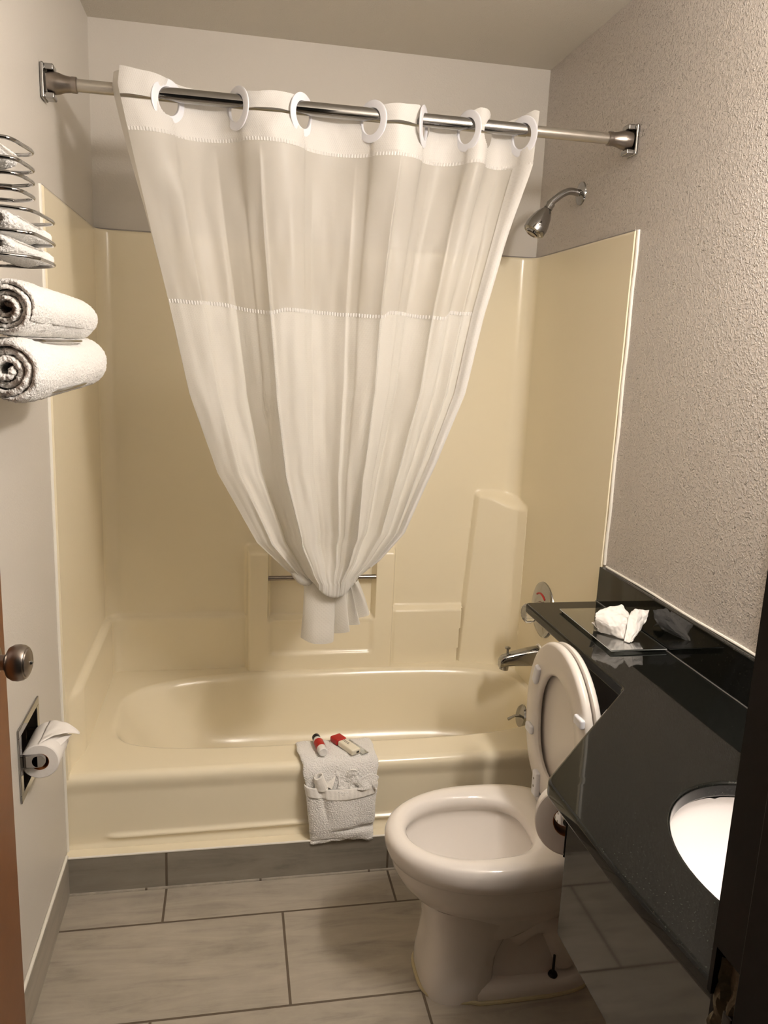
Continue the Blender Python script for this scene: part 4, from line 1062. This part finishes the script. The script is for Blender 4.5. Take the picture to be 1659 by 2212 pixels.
# toiletries on the towel
ztop = zr_+0.0165
bt = thing('shampoo_bottle', 'small white bottle with red label and black cap lying on the towel', 'bottle', (0.674, 0.05, ztop))
bd = Vector((0.013, -0.100, 0.0)).normalized(); b0_ = Vector((0.668, 0.090, ztop+0.0135))
obj('body', lath(b0_, bd, [(0.001, 0.012), (0.0095, 0.012), (0.0098, 0.016), (0.0125, 0.021), (0.0133, 0.027), (0.0135, 0.082), (0.0130, 0.089), (0.0105, 0.092), (0.001, 0.091)], 36), M['white'], bt)
obj('label_wrap', lath(b0_, bd, [(0.01365, 0.032), (0.01380, 0.0325), (0.0139, 0.0685), (0.0137, 0.069)], 36, cap=False), M['red'], bt)
obj('cap', lath(b0_, bd, [(0.001, 0.0), (0.0108, 0.0), (0.0116, 0.001), (0.0116, 0.012), (0.0108, 0.0135), (0.001, 0.0135)], 28), M['rubber'], bt)
so = thing('wrapped_soap', 'wrapped soap bar with red end lying on the towel', 'soap', (0.745, 0.045, ztop))
mt = Matrix.Translation((0.748, 0.046, ztop)) @ Matrix.Rotation(math.radians(-62), 4, 'Z') @ Matrix.Scale(1.2, 4)
obj('bar', box(bmesh.new(), -0.014, 0.044, -0.0128, 0.0128, 0.001, 0.0145, bev=0.0035, mtx=mt), M['soapwrap'], so)
obj('red_end', box(bmesh.new(), -0.044, -0.0145, -0.0145, 0.0145, 0.0005, 0.0152, bev=0.0035, mtx=mt), M['red'], so)
obj('film', box(bmesh.new(), -0.022, 0.052, 0.012, 0.030, 0.001, 0.0022, bev=0.0004, mtx=mt), M['glass'], so)
# two rows of tiny illegible print along the bar
for r_, (yy, segs) in enumerate(((0.0035, (7, 4, 6)), (-0.0005, (4, 5, 3, 6)))):
    bm = bmesh.new(); x_ = -0.011
    for L_ in segs:
        for k in range(L_):
            box(bm, x_, x_+0.0007, yy-0.0009, yy+0.0009*(0.4+0.6*((k*7+r_) % 3)/2), 0.0144, 0.0148, mtx=mt); x_ += 0.00115
        x_ += 0.0012
    obj('printed_line', bm, M['print'], so, smooth=0)
obj('end_mark', box(bmesh.new(), 0.0436, 0.0446, 0.000, 0.0075, 0.005, 0.0095, mtx=mt), M['print'], so)

# ------------------------------------------------------------------ CRUMPLED TISSUE
ti = thing('crumpled_tissue', 'crumpled white tissue sitting on the glass plate', 'tissue', (1.372, -0.25, ZC+0.009))
ZG = ZC+0.0095
def sheet_from(ctrl, nu, nv, amp, seed, name, crease=1.0):
    R_, C_ = len(ctrl), len(ctrl[0])
    def f(u, v):
        a = v*(R_-1); i = min(int(a), R_-2); s = a-i; b_ = u*(C_-1); j = min(int(b_), C_-2); t = b_-j
        p = (Vector(ctrl[i][j]).lerp(Vector(ctrl[i][j+1]), t)).lerp(Vector(ctrl[i+1][j]).lerp(Vector(ctrl[i+1][j+1]), t), s)
        q = Vector((u*5+seed, v*5, seed))
        n_ = noise.noise_vector(q)+0.5*noise.noise_vector(q*2.3)
        rdg = abs(nz(u*3.2+seed*3, v*3.2, 8))
        p += n_*amp-Vector((0, 1, 0))*rdg*amp*1.3*crease
        p.z = max(p.z, ZG+0.0004)
        return p
    o = obj(name, grid(f, nu, nv), M['paper'], ti, smooth=28); solid(o, 0.0006); return o
sheet_from([[(1.314, -.284, .800), (1.335, -.310, .798), (1.352, -.335, .797), (1.362, -.345, .800)],
            [(1.300, -.292, .833), (1.325, -.318, .825), (1.350, -.325, .826), (1.376, -.318, .824)],
            [(1.306, -.285, .845), (1.330, -.298, .850), (1.355, -.305, .850), (1.381, -.305, .838)],
            [(1.320, -.275, .850), (1.345, -.276, .861), (1.368, -.295, .869), (1.384, -.300, .845)]], 44, 44, 0.0030, 1.3, 'folded_sheet')
sheet_from([[(1.352, -.350, .797), (1.358, -.360, .797), (1.366, -.358, .798), (1.380, -.345, .800)],
            [(1.362, -.335, .818), (1.376, -.348, .816), (1.395, -.336, .820), (1.413, -.315, .814)],
            [(1.378, -.310, .840), (1.392, -.328, .838), (1.412, -.312, .842), (1.428, -.308, .834)],
            [(1.386, -.300, .848), (1.398, -.306, .862), (1.416, -.302, .859), (1.434, -.306, .858)]], 40, 40, 0.0022, 4.7, 'folded_sheet')
sheet_from([[(1.312, -.290, .806), (1.335, -.280, .800), (1.370, -.290, .797), (1.395, -.30, .797)],
            [(1.300, -.278, .820), (1.335, -.270, .826), (1.370, -.28, .822), (1.400, -.290, .815)],
            [(1.320, -.250, .803), (1.35, -.245, .808), (1.380, -.250, .808), (1.405, -.265, .800)]], 30, 24, 0.003, 8.1, 'folded_sheet')
print('objects', len(bpy.data.objects))
